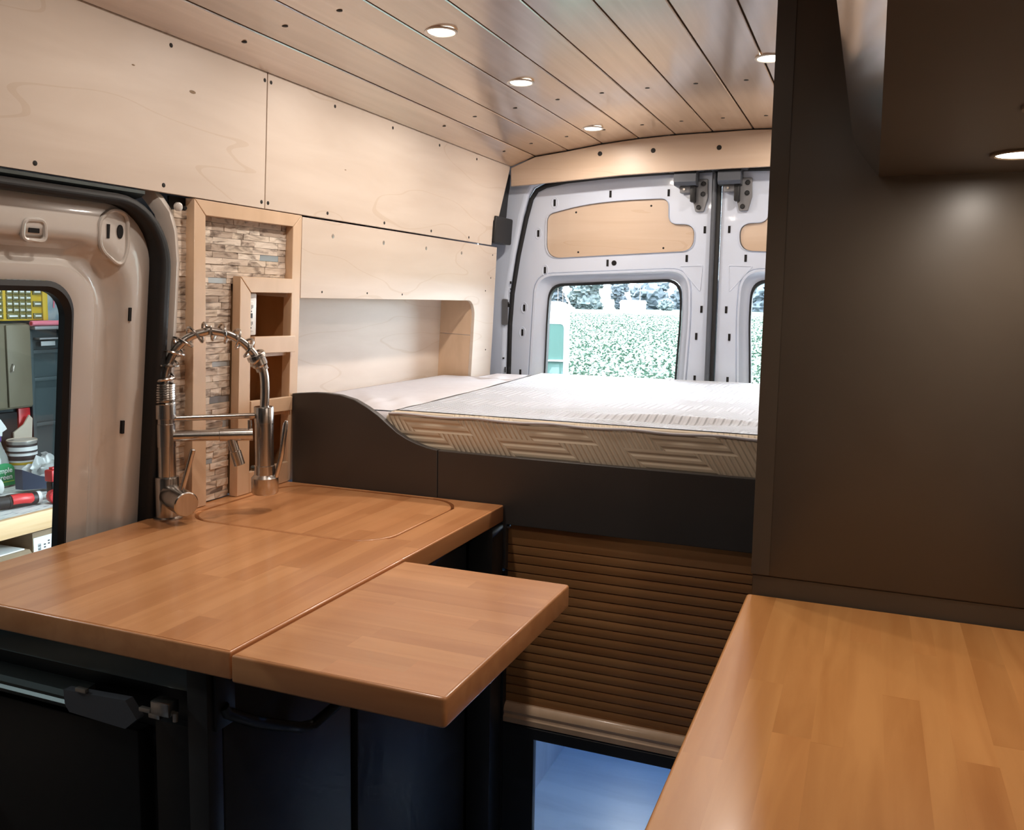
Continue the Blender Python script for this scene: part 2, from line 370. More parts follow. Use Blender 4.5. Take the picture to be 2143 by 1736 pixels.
# ---- left wall
wl = B(); wl.add([WALL @ Vector(p) for p in ((1.40, -.91, -.15), (3.24, -.91, -.15), (3.24, .99, -.15), (1.40, .99, -.15))], [(0, 1, 2, 3)])
wl.add([WALL @ Vector(p) for p in ((-1.6, .665, -.10), (1.40, .665, -.10), (1.40, .99, -.10), (-1.6, .99, -.10))], [(0, 1, 2, 3)])
wl.add([WALL @ Vector(p) for p in ((-1.6, -.91, -.10), (.0, -.91, -.10), (.0, .665, -.10), (-1.6, .665, -.10))], [(0, 1, 2, 3)])
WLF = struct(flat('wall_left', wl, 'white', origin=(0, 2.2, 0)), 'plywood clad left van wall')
h0 = .662
up1 = [(-1.6, h0), (1.6905, h0), (1.6905, .965), (-1.6, .965)]
up2 = rounded([(1.6935, h0), (3.000, h0), (3.004, .755), (3.052, .765), (3.135, .955), (3.135, .965), (1.6935, .965)], [.001, .001, .012, .012, .03, .001, .001])
obj('panel', plate(up1, [], .012, WL(-.012), .001), 'ply', WLF)
obj('panel', plate(up2, [], .012, WL(-.012), .001), 'ply', WLF)
low = [(1.838, .19), (2.880, .19), (2.884, .40), (2.878, .430), (2.862, .450), (2.838, .459), (1.838, .4585), (1.838, .657), (3.05, .657), (3.052, .30), (3.05, .10), (2.878, .10)]
low = [(1.838, .4585), (2.826, .4585)]+[(2.826+.056*math.sin(a), .4025+.056*math.cos(a)) for a in [math.pi/2*i/8 for i in range(1, 9)]]+[(2.876, .05), (3.05, .05), (3.054, .35), (3.052, .657), (1.838, .657)]
obj('panel', plate(low, [], .012, WL(-.012), .001), 'ply', WLF)
nb = B().box((0, 0, 0), (1, 1, 1))
def wbox(a, b_, bev=0):
    q = B().box(a, b_, bev); q.v = [WALL @ p for p in q.v]; return q
obj('niche_back', wbox((1.80, .05, -.146), (2.90, .50, -.134)), 'ply', WLF)
obj('niche_side', wbox((2.879, .335, -.135), (2.891, .50, -.012)), 'maple', WLF)
obj('niche_side', wbox((2.879, .05, -.135), (2.891, .3335, -.012)), 'maple', WLF)
obj('niche_top', wbox((1.80, .4595, -.135), (2.891, .472, -.012)), 'ply', WLF)
scw = None
def wscrew(y, h, parent, m='screw', r=.0045):
    p = WALL @ Vector((y, h, .0)); return obj('screw', B().lathe([(r, -.001), (r, .0006), (r*.6, .0012)], p, (1, 0, -.045), 8), m, parent)
for y in (.75, 1.395, 1.682, 1.7045, 1.963, 2.256, 2.55, 2.834): wscrew(y, .945, WLF)
for y in (.75, 1.089, 1.378, 1.6795, 1.703, 1.944, 2.229, 2.519, 2.801): wscrew(y, .676, WLF)
for y in (1.972, 2.230, 2.491, 2.749): wscrew(y, .620, WLF, 'screwb', .006)
for y, h in ((3.015, .627), (3.009, .543), (2.967, .495), (2.996, .278), (1.93, .475), (2.15, .475), (2.35, .474)): wscrew(y, h, WLF, 'screw', .003)
for y, h, a in ((1.455, .870, .009), (1.30, .885, .004), (2.02, .795, .004)):
    kq = B(); kq.prism([WALL @ Vector((y+a*math.cos(t_), h+a*.35*math.sin(t_), .0002)) for t_ in [2*math.pi*i/10 for i in range(10)]], (.0004, 0, 0)); flat('knot', kq, 'card', WLF)
# ---- right wall, hidden behind the cabinets
wr = B().add([(1.66, -1.6, 0), (1.66, 3.24, 0), (1.60, 3.24, 1.90), (1.60, -1.6, 1.90)], [(0, 1, 2, 3)])
struct(flat('wall_right', wr, 'ply', origin=(1.66, .8, 0)), 'plain plywood right van wall')

# ================================================================== REAR DOORS
CX0 = .806                                            # seam between the doors
dl = [(.024, 1.05), (.027, 1.276), (.035, 1.397), (.058, 1.546), (.088, 1.681), (.108, 1.752), (.130, 1.785), (.167, 1.801), (.247, 1.815), (.398, 1.826), (.572, 1.832), (.790, 1.836)]
door_out = [(.016, .05)]+[(x-.012 if x < .15 else x, z+(.012 if z > 1.75 else 0)) for x, z in dl[:-1]]+[(.797, 1.848), (.797, .05)]
ply_loop = rounded([(.163, 1.700), (.311, 1.733), (.459, 1.745), (.631, 1.747), (.633, 1.655), (.730, 1.652), (.727, 1.559), (.406, 1.545), (.163, 1.533)], [.03, .2, .2, .03, .035, .04, .045, .2, .06], 7)
win_loop = rounded([(.138, .70), (.154, 1.10), (.160, 1.320), (.168, 1.437), (.685, 1.461), (.690, 1.330), (.678, 1.10), (.665, .70)], [.06, .1, .1, .10, .10, .1, .1, .06], 8)
crest = rounded([(.082, .63), (.099, 1.10), (.108, 1.320), (.116, 1.475), (.722, 1.498), (.730, 1.330), (.720, 1.10), (.710, .63)], [.08, .1, .1, .13, .13, .1, .1, .08], 8)
slotsL = [(.194, 1.743), (.413, 1.769), (.631, 1.767), (.130, 1.629), (.160, 1.489), (.409, 1.516), (.705, 1.532), (.766, 1.633), (.765, 1.35), (.75, 1.252), (.75, 1.097), (.077, 1.343), (.071, 1.247), (.065, 1.089)]
def lerp_loop(a, b_, t): return [(p[0]*(1-t)+q[0]*t, p[1]*(1-t)+q[1]*t) for p, q in zip(a, b_)]
def rear_door(name, mir, lab):
    f = (lambda p: (2*CX0+.006-p[0], p[1])) if mir else (lambda p: p)
    T = lambda lp: [f(p) for p in lp]
    dY = 3.22
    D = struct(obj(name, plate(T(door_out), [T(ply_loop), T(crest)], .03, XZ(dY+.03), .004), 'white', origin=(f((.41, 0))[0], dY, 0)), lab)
    P3 = lambda lp, y: [Vector((*p, 0)).xzy + Vector((0, y, 0)) for p in T(lp)]
    lo = [P3(crest, dY+.004), P3(lerp_loop(crest, win_loop, .10), dY-.004), P3(lerp_loop(crest, win_loop, .25), dY-.003), P3(lerp_loop(crest, win_loop, .45), dY+.010),
          P3(lerp_loop(crest, win_loop, .75), dY+.026), P3(win_loop, dY+.030), P3(win_loop, dY+.045)]
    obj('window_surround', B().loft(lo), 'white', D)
    cen = Vector((.42, 1.07))
    inn = [tuple(cen+(Vector(p)-cen)*.972) for p in win_loop]
    obj('window_gasket', B().loft([P3(win_loop, dY+.027), P3(lerp_loop(win_loop, inn, .4), dY+.020), P3(inn, dY+.024), P3(inn, dY+.05)]), 'rubber', D)
    g = B(); lp = P3(win_loop, dY+.042); g.add(lp, [tuple(range(len(lp)))]); flat('pane', g, 'winglass', D)
    skin_out = [(-.02, .0), (-.02, 1.40), (.05, 1.70), (.14, 1.86), (.8055, 1.90), (.8055, .0)]
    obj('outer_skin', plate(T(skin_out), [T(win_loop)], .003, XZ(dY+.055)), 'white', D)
    cp = Vector((.44, 1.64))
    lip = [tuple(cp+(Vector(p)-cp)*1.012) for p in ply_loop]
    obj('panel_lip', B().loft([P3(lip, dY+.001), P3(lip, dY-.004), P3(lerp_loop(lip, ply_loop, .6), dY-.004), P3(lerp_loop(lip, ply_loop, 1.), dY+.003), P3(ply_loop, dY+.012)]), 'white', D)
    pin = [tuple(cp+(Vector(p)-cp)*.994) for p in ply_loop]
    pp = obj('plywood_insert', plate(T(pin), [], .009, XZ(dY+.014), .001), 'plyend', D)
    for sx, sz in ((.279, 1.706), (.567, 1.723), (.291, 1.557), (.617, 1.570)):
        obj('screw', B().lathe([(.004, 0), (.003, .0015)], (f((sx, sz))[0], dY+.005, sz), (0, -1, 0), 8), 'screw', pp)
    for k, (sx, sz) in enumerate(slotsL):
        x = f((sx, sz))[0]
        flat('slot', B().box((x-.0042, dY-.0015, sz-.0125), (x+.0042, dY+.002, sz+.0125)), 'hole', D)
        if k in (0, 3, 4, 11, 12):
            ang = [(.013*math.cos(a), .021*math.sin(a)) for a in [2*math.pi*i/18 for i in range(18)]]
            obj('slot_boss', B().tube([(x+p[0], dY+.0005, sz+p[1]) for p in ang], .0022, 6, closed=True), 'white', D)
    x = f((.434, 1.516))[0]; obj('slot', B().lathe([(.010, -.001), (.0095, .0015)], (x, dY, 1.516), (0, -1, 0), 16), 'hole', D)
    tri = [f(p) for p in ((.680, 1.504), (.763, 1.507), (.757, 1.414))]
    obj('triangle_rib', B().tube([(p[0], dY+.0005, p[1]) for p in rounded(tri, .006, 3)], .0028, 6, closed=True), 'white', D)
    return D
D1 = rear_door('door_1', False, 'white left rear van door with plywood insert and window')
D2 = rear_door('door_2', True, 'white right rear van door partly hidden by the tall cabinet')
# seal around both doors
both = dl + [(2*CX0+.006-x, z) for x, z in reversed(dl)]
def off_loop(lp, d, c=Vector((.81, 1.2))): return [(x+(d if x > .81 else -d)*min(1, abs(x-.81)/.5), z+d*(1 if z > 1.6 else 0)) for x, z in lp]
sb = B(); sb.tube([(x, 3.213, z) for x, z in off_loop(both, .006)], .009, 10)
SEAL = struct(obj('trim_2', sb, 'rubber', origin=(.81, 3.213, 1.05)), 'black rubber seal around the rear doors')
cs = B(); cs.box((CX0-.012, 3.206, .06), (CX0+.013, 3.235, 1.838), .004)
struct(obj('trim_3', cs, 'rubber', origin=(CX0, 3.22, .06)), 'black rubber seal between the rear doors')
cs2 = B(); cs2.tube([(CX0-.009, 3.205, .06), (CX0-.009, 3.205, 1.83)], .009, 10)
struct(obj('trim_4', cs2, 'gunmetal', origin=(CX0, 3.205, .06)), 'dark round sealing bead along the door seam')
# white body frame around the doors
inner = [(.010, .04)]+off_loop(dl, .014)+[(2*CX0+.006-x, z) for x, z in reversed(off_loop(dl, .014))]+[(1.606, .04)]
outer = [(-.16, .0), (-.14, 1.42), (-.06, 1.94), (.3, 2.0), (1.3, 2.0), (1.68, 1.94), (1.76, 1.42), (1.78, .0)]
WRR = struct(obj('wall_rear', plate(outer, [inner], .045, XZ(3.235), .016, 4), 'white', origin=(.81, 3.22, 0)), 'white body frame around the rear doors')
flat('cover_plate', B().prism([(p[0], 3.186, p[1]) for p in rrect(-.004, 1.275, .020, 1.376, .006)], (0, .006, 0)), 'gunlight', WRR)
for x, z, w, h in ((.004, 1.145, .006, .006), (.030, 1.44, .005, .010), (.0295, 1.415, .003, .004), (.029, 1.40, .003, .004), (.021, 1.355, .003, .020), (.026, 1.352, .005, .014), (.012, 1.10, .003, .022)):
    flat('slot', B().box((x-w/2, 3.1885, z-h/2), (x+w/2, 3.194, z+h/2)), 'hole', WRR)
# white flange under the header
struct(obj('trim_5', B().box((.08, 3.150, 1.842), (1.54, 3.19, 1.857), .004), 'white', origin=(.8, 3.17, 1.842)), 'white body flange behind the header')

# ================================================================== SLIDING DOOR (left)
d_out = rrect(.12, -.80, 1.370, .642, [.1, .1, .11, .11], 10)
d_crest = rrect(.20, -.30, 1.309, .570, [.09, .09, .12, .12], 10)
d_lip = rrect(.262, -.21, 1.249, .521, [.07, .07, .085, .085], 10)
d_win = rrect(.300, -.15, 1.203, .493, [.05, .05, .06, .06], 10)
d_gl = rrect(.312, -.13, 1.186, .474, [.045, .045, .05, .05], 10)
P3 = lambda lp, w: [DOOR @ Vector((p[0], p[1], w)) for p in lp]
lo = [P3(d_out, -.05), P3(d_out, -.006), P3(lerp_loop(d_out, d_crest, .12), 0), P3(lerp_loop(d_out, d_crest, .75), .003), P3(lerp_loop(d_out, d_crest, .95), .001), P3(lerp_loop(d_crest, d_lip, .12), -.008),
      P3(lerp_loop(d_crest, d_lip, .4), -.024), P3(lerp_loop(d_crest, d_lip, .75), -.027), P3(lerp_loop(d_crest, d_lip, .96), -.020), P3(d_lip, -.017), P3(lerp_loop(d_lip, d_win, .6), -.016), P3(d_win, -.019), P3(d_win, -.035)]
D3 = struct(obj('door_3', B().loft(lo), 'whitedoor', origin=(-.05, .74, .10)), 'white painted sliding side door with a large window')
obj('window_gasket', B().loft([P3(d_win, -.017), P3(lerp_loop(d_win, d_gl, .5), -.012), P3(d_gl, -.020), P3(d_gl, -.035)]), 'rubber', D3)
lp = P3(d_win, -.030); flat('pane', B().add(lp, [tuple(range(len(lp)))]), 'doorglass', D3)
def dslot(y, z, w, h, rnd=0):
    hh = (z-.9)/.995
    if rnd: lp = [(y+w/2*math.cos(a), hh+h/2*math.sin(a)) for a in [2*math.pi*i/16 for i in range(16)]]
    else: lp = [(y-w/2, hh-h/2), (y+w/2, hh-h/2), (y+w/2, hh+h/2), (y-w/2, hh+h/2)]
    b = B(); b.loft([P3(lp, -.002), P3(lp, .0042)]); q = P3(lp, .0042); b.add(q, [tuple(range(len(q)))]); flat('slot', b, 'hole', D3)
dslot(1.098, 1.476, .020, .008); dslot(1.255, 1.487, .006, .026); dslot(1.283, 1.488, .014, .026, 1); dslot(1.316, 1.332, .006, .026); dslot(1.311, 1.109, .006, .026)
def dboss(lp): obj('slot_boss', B().tube([DOOR @ Vector((p[0], p[1], .002)) for p in lp], .0042, 8, closed=True), 'whitedoor', D3)
dboss(rounded([(1.238, .555), (1.234, .610), (1.262, .632), (1.300, .626), (1.305, .560), (1.290, .525)], .022, 5))
dboss(rounded([(1.076, .562), (1.078, .596), (1.118, .598), (1.122, .562)], .012, 5))
# gasket round the door opening and the white opening frame
g_out = rrect(.085, -.86, 1.398, .661, [.1, .1, .14, .14], 10); g_in = rrect(.118, -.80, 1.366, .640, [.1, .1, .115, .115], 10)
struct(obj('trim_6', plate(g_out, [g_in], .045, DR(-.016), .012, 3), 'rubber', origin=(-.05, .74, .05)), 'black rubber gasket round the sliding door')
f_out = [(.02, -.93), (1.462, -.93), (1.462, .660), (.02, .660)]
f_in = rrect(.084, -.87, 1.397, .673, [.1, .1, .14, .14], 10)
pil = B()
pts_o = [(1.396, -.91), (1.396, .45), (1.3955, .54), (1.389, .60), (1.378, .632), (1.366, .652), (1.357, .668), (1.352, .690)]
prof = [(0, .0), (.006, .016), (.016, .024), (.028, .020), (.038, .008), (.046, -.012), (.062, -.05)]       # offset outward, height
loops = []
for (pu, ph), k in zip(pts_o, range(len(pts_o))):
    t = Vector(pts_o[min(k+1, len(pts_o)-1)])-Vector(pts_o[max(k-1, 0)]); t.normalize(); nn = Vector((t.y, -t.x))
    dw = -.004*max(0, k-2)-.006*max(0, k-4)
    loops.append([DOOR @ Vector((pu+nn.x*a, ph+nn.y*a, w+dw)) for a, w in prof])
pil.loft(loops, closed=False)
PILL = struct(obj('trim_7', pil, 'whitedoor', origin=(0, 1.42, 0)), 'white painted pillar beside the sliding door')
for y, z, r in ((1.432, 1.548, .0045),):
    p = DOOR @ Vector((y, (z-.9)/.995, .018)); obj('bolt', B().lathe([(r, 0), (r*.8, .003)], p, (1, -.3, -.1), 10), 'hole', PILL)
p = DOOR @ Vector((1.412, .652, .020)); obj('bolt', B().lathe([(.009, -.003), (.009, .002), (.006, .004)], p, (1, -.2, -.1), 14), 'whitedoor', PILL)
# upper rail above the sliding door
rl = B(); rl.prism([DOOR @ Vector((-1.4, h, w)) for h, w in ((.650, -.03), (.660, .004), (.667, .013), (.673, .013), (.676, -.03))], (0, 2.73, 0))
struct(obj('trim_8', rl, 'darksteel', origin=(0, 0, 1.55)), 'dark metal door track below the upper plywood')

# ================================================================== SHOP BUILDING around the van
struct(flat('floor_workshop', B().box((-3.7, -6, -.75), (4.0, 4.6, -.65)), 'concrete'), 'concrete workshop floor')
struct(flat('wall_workshop', B().box((-3.6, -6, -.65), (-3.44, 4.6, 3.0)), 'shopwall'), 'dark teal workshop wall')
struct(flat('wall_workshop_right', B().box((3.9, -6, -.65), (4.0, 4.6, 3.0)), 'shopwall'), 'dark workshop side wall')
struct(flat('wall_workshop_front', B().box((-3.6, -6.1, -.65), (4.0, -6, 3.0)), 'shopwall'), 'dark workshop end wall')
struct(flat('wall_workshop_rear', B().box((-3.6, 4.6, -.65), (-1.1, 4.7, 3.0)).box((2.6, 4.6, -.65), (4.0, 4.7, 3.0)).box((-1.1, 4.6, 2.5), (2.6, 4.7, 3.0)), 'shopwall'), 'workshop end wall with the open garage door')
struct(flat('ceiling_workshop', B().box((-3.7, -6.1, 3.0), (4.0, 4.6, 3.1)), 'shopceil'), 'grey workshop ceiling')

# ================================================================== BACKSPLASH: frame, stones, spice rack
BS = thing('backsplash', (0, 1.62, .912), 'ledger stone backsplash in a maple frame behind the faucet', 'backsplash')
fh0, fh1 = .001, .660
def rail(name, poly, t=.024, off=-.006, m='maple', parent=BS): return obj(name, plate(poly, [], t, WL(off-.018), .0015), m, parent)
rail('frame_stile', [(1.466, fh0), (1.512, fh0), (1.498, .628), (1.464, fh1)])
rail('frame_stile', [(1.802, fh0), (1.835, fh0), (1.836, fh1), (1.802, .630)])
rail('frame_rail', [(1.4655, fh1), (1.499, .6285), (1.801, .6305), (1.8345, fh1)])
obj('backer', wbox((1.420, .001, -.030), (1.606, .66, -.026)), 'hole', BS); obj('backer', wbox((1.606, .506, -.030), (1.83, .66, -.026)), 'hole', BS)
# stones: rows of split-face pieces
niche = (1.606, .505)          # the rack covers y > niche[0] below h = niche[1]
def stone(y0, y1, h0_, h1_, tile):
    base = -.026; pr = random.uniform(.0040, .0062); nu, nv = (1, 1) if tile else (4, 2); b = B(); g = .00035
    if tile: pr = .004
    y0 += g; y1 -= g; h0_ += g; h1_ -= g; front = []
    for j in range(nv+1):
        for i in range(nu+1):
            e = 0 if tile else random.uniform(-.0009, .0009)
            front.append(WALL @ Vector((y0+(y1-y0)*i/nu, h0_+(h1_-h0_)*j/nv + (0 if (tile or j in (0, nv)) else random.uniform(-.002, .002)), base+pr+e)))
    fs = [(j*(nu+1)+i, j*(nu+1)+i+1, (j+1)*(nu+1)+i+1, (j+1)*(nu+1)+i) for j in range(nv) for i in range(nu)]
    b.add(front, fs)
    rim = [i for i in range(nu+1)]+[(j*(nu+1)+nu) for j in range(1, nv+1)]+[nv*(nu+1)+i for i in range(nu-1, -1, -1)]+[j*(nu+1) for j in range(nv-1, 0, -1)]
    R0 = [front[i] for i in rim]; back = []
    n = Vector((1, 0, -.045)).normalized()
    for q in R0:
        l = WALL.inverted() @ q; back.append(WALL @ Vector((l.x, l.y, base)))
    b.loft([R0, back]); c = WALL @ Vector(((y0+y1)/2, (h0_+h1_)/2, base))
    return flat('stone', b, 'tile' if tile else 'stone', BS, origin=c)
tiles_at = {38: [1.675], 34: [1.515], 33: [1.755], 28: [1.60], 21: [1.565], 16: [1.50], 12: [1.585], 3: [1.59], 6: [1.45], 2: [1.46], 9: [1.62]}
nr = 44; hh = .632/nr; hs = [.002]
rh = [random.uniform(.8, 1.25) for _ in range(nr)]
for q in rh: hs.append(hs[-1]+q*.632/sum(rh))
for r in range(nr):
    h0_, h1_ = hs[r], hs[r+1]
    ymax = 1.8015 if h0_ >= niche[1]-.02 else niche[0]
    y = 1.432+random.uniform(-.04, 0)
    tset = list(tiles_at.get(r, []))
    while y < ymax-.002:
        w = random.uniform(.035, .095); t = False
        for q in tset:
            if y >= q-.03: w = random.uniform(.045, .075); t = True; tset.remove(q); break
        a, c = max(y, 1.428), min(y+w, ymax)
        if ymax-c < .015: c = ymax
        if c-a > .006: stone(a, c, h0_, h1_, t)
        y = c
    if r in (): pass
# ---- spice rack recessed in the lower right
SR = thing('spice_rack', (0, 1.72, .912), 'maple spice rack with rails, set in the stone backsplash', 'rack')
def rk(name, poly, t=.022, off=.004, m='maple'): return obj(name, plate(poly, [], t, WL(off-t), .0015), m, SR)
rk('rack_stile', [(1.6075, .001), (1.652, .001), (1.6445, .4685), (1.6075, .5045)])
rk('rack_rail', [(1.6085, .505), (1.6455, .4695), (1.8015, .4705), (1.8015, .505)])
rk('rack_rail', [(1.653, .330), (1.808, .327), (1.808, .367), (1.653, .369)], .012, .010)
rk('rack_rail', [(1.650, .187), (1.808, .181), (1.808, .216), (1.650, .219)], .012, .006)
rk('rack_rail', [(1.6525, .001), (1.801, .001), (1.801, .052), (1.6525, .050)], .012, .003)
obj('rack_back', wbox((1.607, .001, -.128), (1.84, .505, -.120)), 'rackback', SR)
obj('rack_side', wbox((1.828, .001, -.120), (1.838, .505, -.026)), 'rackback', SR)
obj('rack_side', wbox((1.625, .001, -.120), (1.6445, .505, -.026)), 'rackback', SR)
obj('rack_top', wbox((1.6445, .492, -.120), (1.828, .505, -.026)), 'rackback', SR)
for h in (.318, .172): obj('rack_shelf', wbox((1.6445, h, -.120), (1.828, h+.010, -.012)), 'maple', SR)
obj('cable_hole', B().lathe([(.010, 0), (.010, .001)], WALL @ Vector((1.79, .455, -.1195)), (1, 0, -.045), 14), 'hole', SR)
# ---- power outlet inside the rack
OU = thing('power_outlet', WALL @ Vector((1.66, .36, -.03)), 'white power outlet mounted inside the spice rack', 'outlet')
obj('cover_plate', wbox((1.6455, .371, -.018), (1.678, .468, -.006), .003), 'outlet', OU)
obj('socket', wbox((1.6495, .381, -.007), (1.6655, .449, -.0035), .0015), 'outlet', OU)
for h in (.394, .432):
    flat('socket_slot', wbox((1.6560, h, -.004), (1.6573, h+.009, -.0031)), 'ink', OU); flat('socket_slot', wbox((1.6600, h+.002, -.004), (1.6613, h+.009, -.0031)), 'ink', OU)
    flat('socket_slot', wbox((1.6545, h-.007, -.004), (1.6575, h-.004, -.0031)), 'ink', OU)
flat('button', wbox((1.6540, .411, -.004), (1.6600, .422, -.0028)), 'ink', OU)

# ================================================================== LEFT WORKTOP
CT = thing('worktop', (.28, 1.35, .872), 'long maple butcher block worktop with a round-cornered sink cut-out', 'worktop')
ZT = .910
cov = rrect(.0255, 1.4065, .4965, 1.7865, .0815, 12)
cin = rrect(.0185, 1.3995, .5035, 1.7935, .0885, 12)
ctop = [(-.030, .885), (.588, .885), (.588, 1.808), (-.030, 1.808)]
obj('slab', plate(rounded(ctop, [.004, .003, .004, .002], 3), [cin], .038, XY(.8715), .003, 2), 'blockY', CT)
def yrange(x, x0, x1, y0, y1, r):          # rounded rectangle's y extent at x
    d = 0
    if x < x0+r: t = min(r, x0+r-x); d = r-math.sqrt(max(0, r*r-t*t))
    elif x > x1-r: t = min(r, x-(x1-r)); d = r-math.sqrt(max(0, r*r-t*t))
    return y0+d, y1-d
def stave(xs, lo_, hi_, z, m, parent, swap=False):
    t = .0022; zt = z+random.uniform(0, .00012); P = [(x, l) for x, l in zip(xs, lo_)]+[(x, h) for x, h in zip(reversed(xs), reversed(hi_))]
    if swap: P = [(y, x) for x, y in P]
    n = len(P); b = B(); b.add([(x, y, zt-t) for x, y in P]+[(x, y, zt) for x, y in P], [tuple(range(n, 2*n))]+[(i, (i+1) % n, n+(i+1) % n, n+i) for i in range(n)])
    cx = sum(p[0] for p in P)/n; cy = sum(p[1] for p in P)/n
    return flat('stave', b, m, parent, origin=(cx, cy, zt-t))
def cuts(a, b_, lmin, lmax):
    out = [a]; y = a-random.uniform(0, lmax*.6)
    while True:
        y += random.uniform(lmin, lmax)
        if y >= b_-.05: break
        if y > a+.05: out.append(y)
    return out+[b_]
rows = [-.026, .003, .0185]+[.0185+.485*i/11 for i in range(1, 12)]+[.5455, .584]
for a, c in zip(rows, rows[1:]):
    inside = a >= .018 and c <= .504
    yb, ye = .889, 1.804
    xs = [a+(c-a)*i/8 for i in range(9)] if inside else [a, c]
    segs = cuts(yb, ye, .22, .55)
    for s0, s1 in zip(segs, segs[1:]):
        lo_ = [s0]*len(xs); hi_ = [s1]*len(xs)
        if inside:
            R = [yrange(x, .0185, .5035, 1.3995, 1.7935, .0885) for x in xs]
            h1 = [min(s1, r[0]) for r in R]
            if s0 < 1.40: stave(xs, lo_, h1, ZT, 'blockY', CT) if min(h1)-s0 > .004 else None
            if s1 > 1.79: stave(xs, [max(s0, r[1]) if s0 > 1.6 else r[1] for r in R], hi_, ZT, 'blockY', CT)
        else: stave(xs, lo_, hi_, ZT, 'blockY', CT)
SK = thing('sink_cover', (.261, 1.5965, .884), 'butcher block sink cover with rounded corners set flush into the worktop', 'sink cover')
obj('groove_shade', plate(rrect(.0190, 1.400, .5030, 1.793, .088, 12), [rrect(.030, 1.411, .492, 1.782, .077, 12)], .002, XY(.8815)), 'hole', SK)  # black ring put below the gap as the groove's shade
obj('board', plate(cov, [], .025, XY(.8845), .0025, 2), 'blockY', SK)
rws = [.0280+.466*i/11 for i in range(12)]
for a, c in zip(rws, rws[1:]):
    xs = [a+(c-a)*i/8 for i in range(9)]; R = [yrange(x, .0280, .4940, 1.4090, 1.7840, .079) for x in xs]
    segs = cuts(1.4090, 1.7840, .15, .4)
    for k, (s0, s1) in enumerate(zip(segs, segs[1:])):
        lo_ = [r[0] if k == 0 else max(s0, r[0]) for r in R]; hi_ = [r[1] if k == len(segs)-2 else min(s1, r[1]) for r in R]
        if min(h-l for h, l in zip(hi_, lo_)) > 0: stave(xs, lo_, hi_, ZT-.0002, 'blockY', SK)
# small stainless sink below the cover
sk = B(); lp0 = [Vector((p[0], p[1], .8838)) for p in rrect(.012, 1.393, .510, 1.800, .095, 8)]
lp1 = [Vector((p[0], p[1], .8838)) for p in rrect(.035, 1.416, .487, 1.777, .075, 8)]; lp2 = [Vector((p[0], p[1], .74)) for p in rrect(.045, 1.426, .477, 1.767, .065, 8)]
sk.loft([[v-Vector((0, 0, .012)) for v in lp0], [v-Vector((0, 0, .012)) for v in lp1], lp2]); sk.add(lp2, [tuple(range(len(lp2)))])
tag(obj('sink', sk, 'steel'), 'stainless sink basin hidden below the wooden cover', 'sink')
# ---- flip-up table extension
TB = thing('flip_table', (.745, 1.11, .8705), 'fold-up butcher block table leaf hinged to the worktop edge', 'table')
obj('slab', plate(rounded([(.5925, .881), (.902, .881), (.902, 1.339), (.5925, 1.339)], [.003, .007, .007, .003], 4), [], .0375, XY(.8705), .0035, 2), 'blockX', TB)
ys_ = [.8855+.449*i/11 for i in range(12)]
for a, c in zip(ys_, ys_[1:]):
    segs = cuts(.5965, .8975, .14, .34)
    for s0, s1 in zip(segs, segs[1:]): stave([a, c], [s0]*2, [s1]*2, .9081, 'blockX', TB, True)
for y in (.98, 1.24): obj('hinge', B().box((.560, y-.03, .8685), (.625, y+.03, .8703)), 'steel', TB)
# folding support arm
AR = thing('table_bracket', (.54, 1.0, .70), 'black bent steel support arm under the table leaf', 'bracket')
obj('arm', B().tube([(.536, .930, .806), (.536, .935, .795), (.540, 1.0, .752), (.548, 1.09, .704), (.556, 1.115, .700), (.580, 1.14, .724), (.69, 1.17, .862)], .0085, 10), 'blackpl', AR)
obj('mount_plate', B().box((.5305, .915, .775), (.537, .955, .86), .002), 'blackpl', AR)
# ---- left base cabinet
CB = thing('base_cabinet', (.27, 1.36, 0), 'black base cabinet under the sink worktop', 'cabinet')
obj('carcass', B().box((-.02, .935, .02), (.515, 1.38, .8705)).box((-.02, 1.38, .02), (.515, 1.808, .735)).box((.512, 1.38, .735), (.515, 1.808, .8705)), 'dark', CB)
obj('filler', B().box((.500, 1.811, .0), (.592, 1.8285, .755)), 'dark', CB)
obj('side_stile', B().box((.495, .905, .02), (.530, .935, .868), .002), 'dark', CB)
obj('cabinet_door', B().box((.515, .937, .06), (.530, 1.262, .862), .0025), 'dark', CB)
obj('cabinet_door', B().box((.515, 1.284, .06), (.530, 1.735, .862), .0025), 'dark', CB)
obj('plinth', B().box((-.02, .93, 0), (.50, 1.806, .055)), 'fridge', CB)
obj('end_post', B().box((.530, 1.745, .0), (.588, 1.807, .8695), .002), 'dark', CB)
obj('front_rail', B().box((-.02, .908, .828), (.4945, .934, .8705), .002), 'darksteel', CB)
# ---- fridge in the front of the cabinet
FR = thing('fridge', (.2, .93, .06), 'black compact fridge below the front end of the worktop', 'fridge')
obj('door_panel', B().box((-.02, .905, .08), (.405, .934, .755), .003), 'fridge', FR)
obj('frame_strip', B().box((.430, .912, .08), (.494, .934, .775), .002), 'fridge', FR)
obj('top_gap', B().box((-.02, .925, .756), (.494, .9345, .826)), 'fridge', FR)
t = B(); t.prism([(-.02, y, z) for y, z in ((.934, .800), (.897, .795), (.892, .788), (.894, .782), (.890, .778), (.893, .772), (.900, .766), (.934, .768))], (.325, 0, 0))
obj('handle_rail', t, 'darksteel', FR)
obj('top_bead', B().box((-.02, .918, .822), (.44, .925, .827), .001), 'darksteel', FR)
t = B(); t.prism([(x, .903, z) for x, z in ((.282, .800), (.400, .806), (.420, .782), (.398, .764), (.292, .768), (.284, .778))], (0, -.014, 0)); obj('latch_cover', t, 'gunmetal', FR)
for x, z in ((.318, .806), (.437, .800)): obj('latch_screw', B().box((x-.010, .886, z-.003), (x+.010, .893, z+.003), .001), 'screwb', FR)
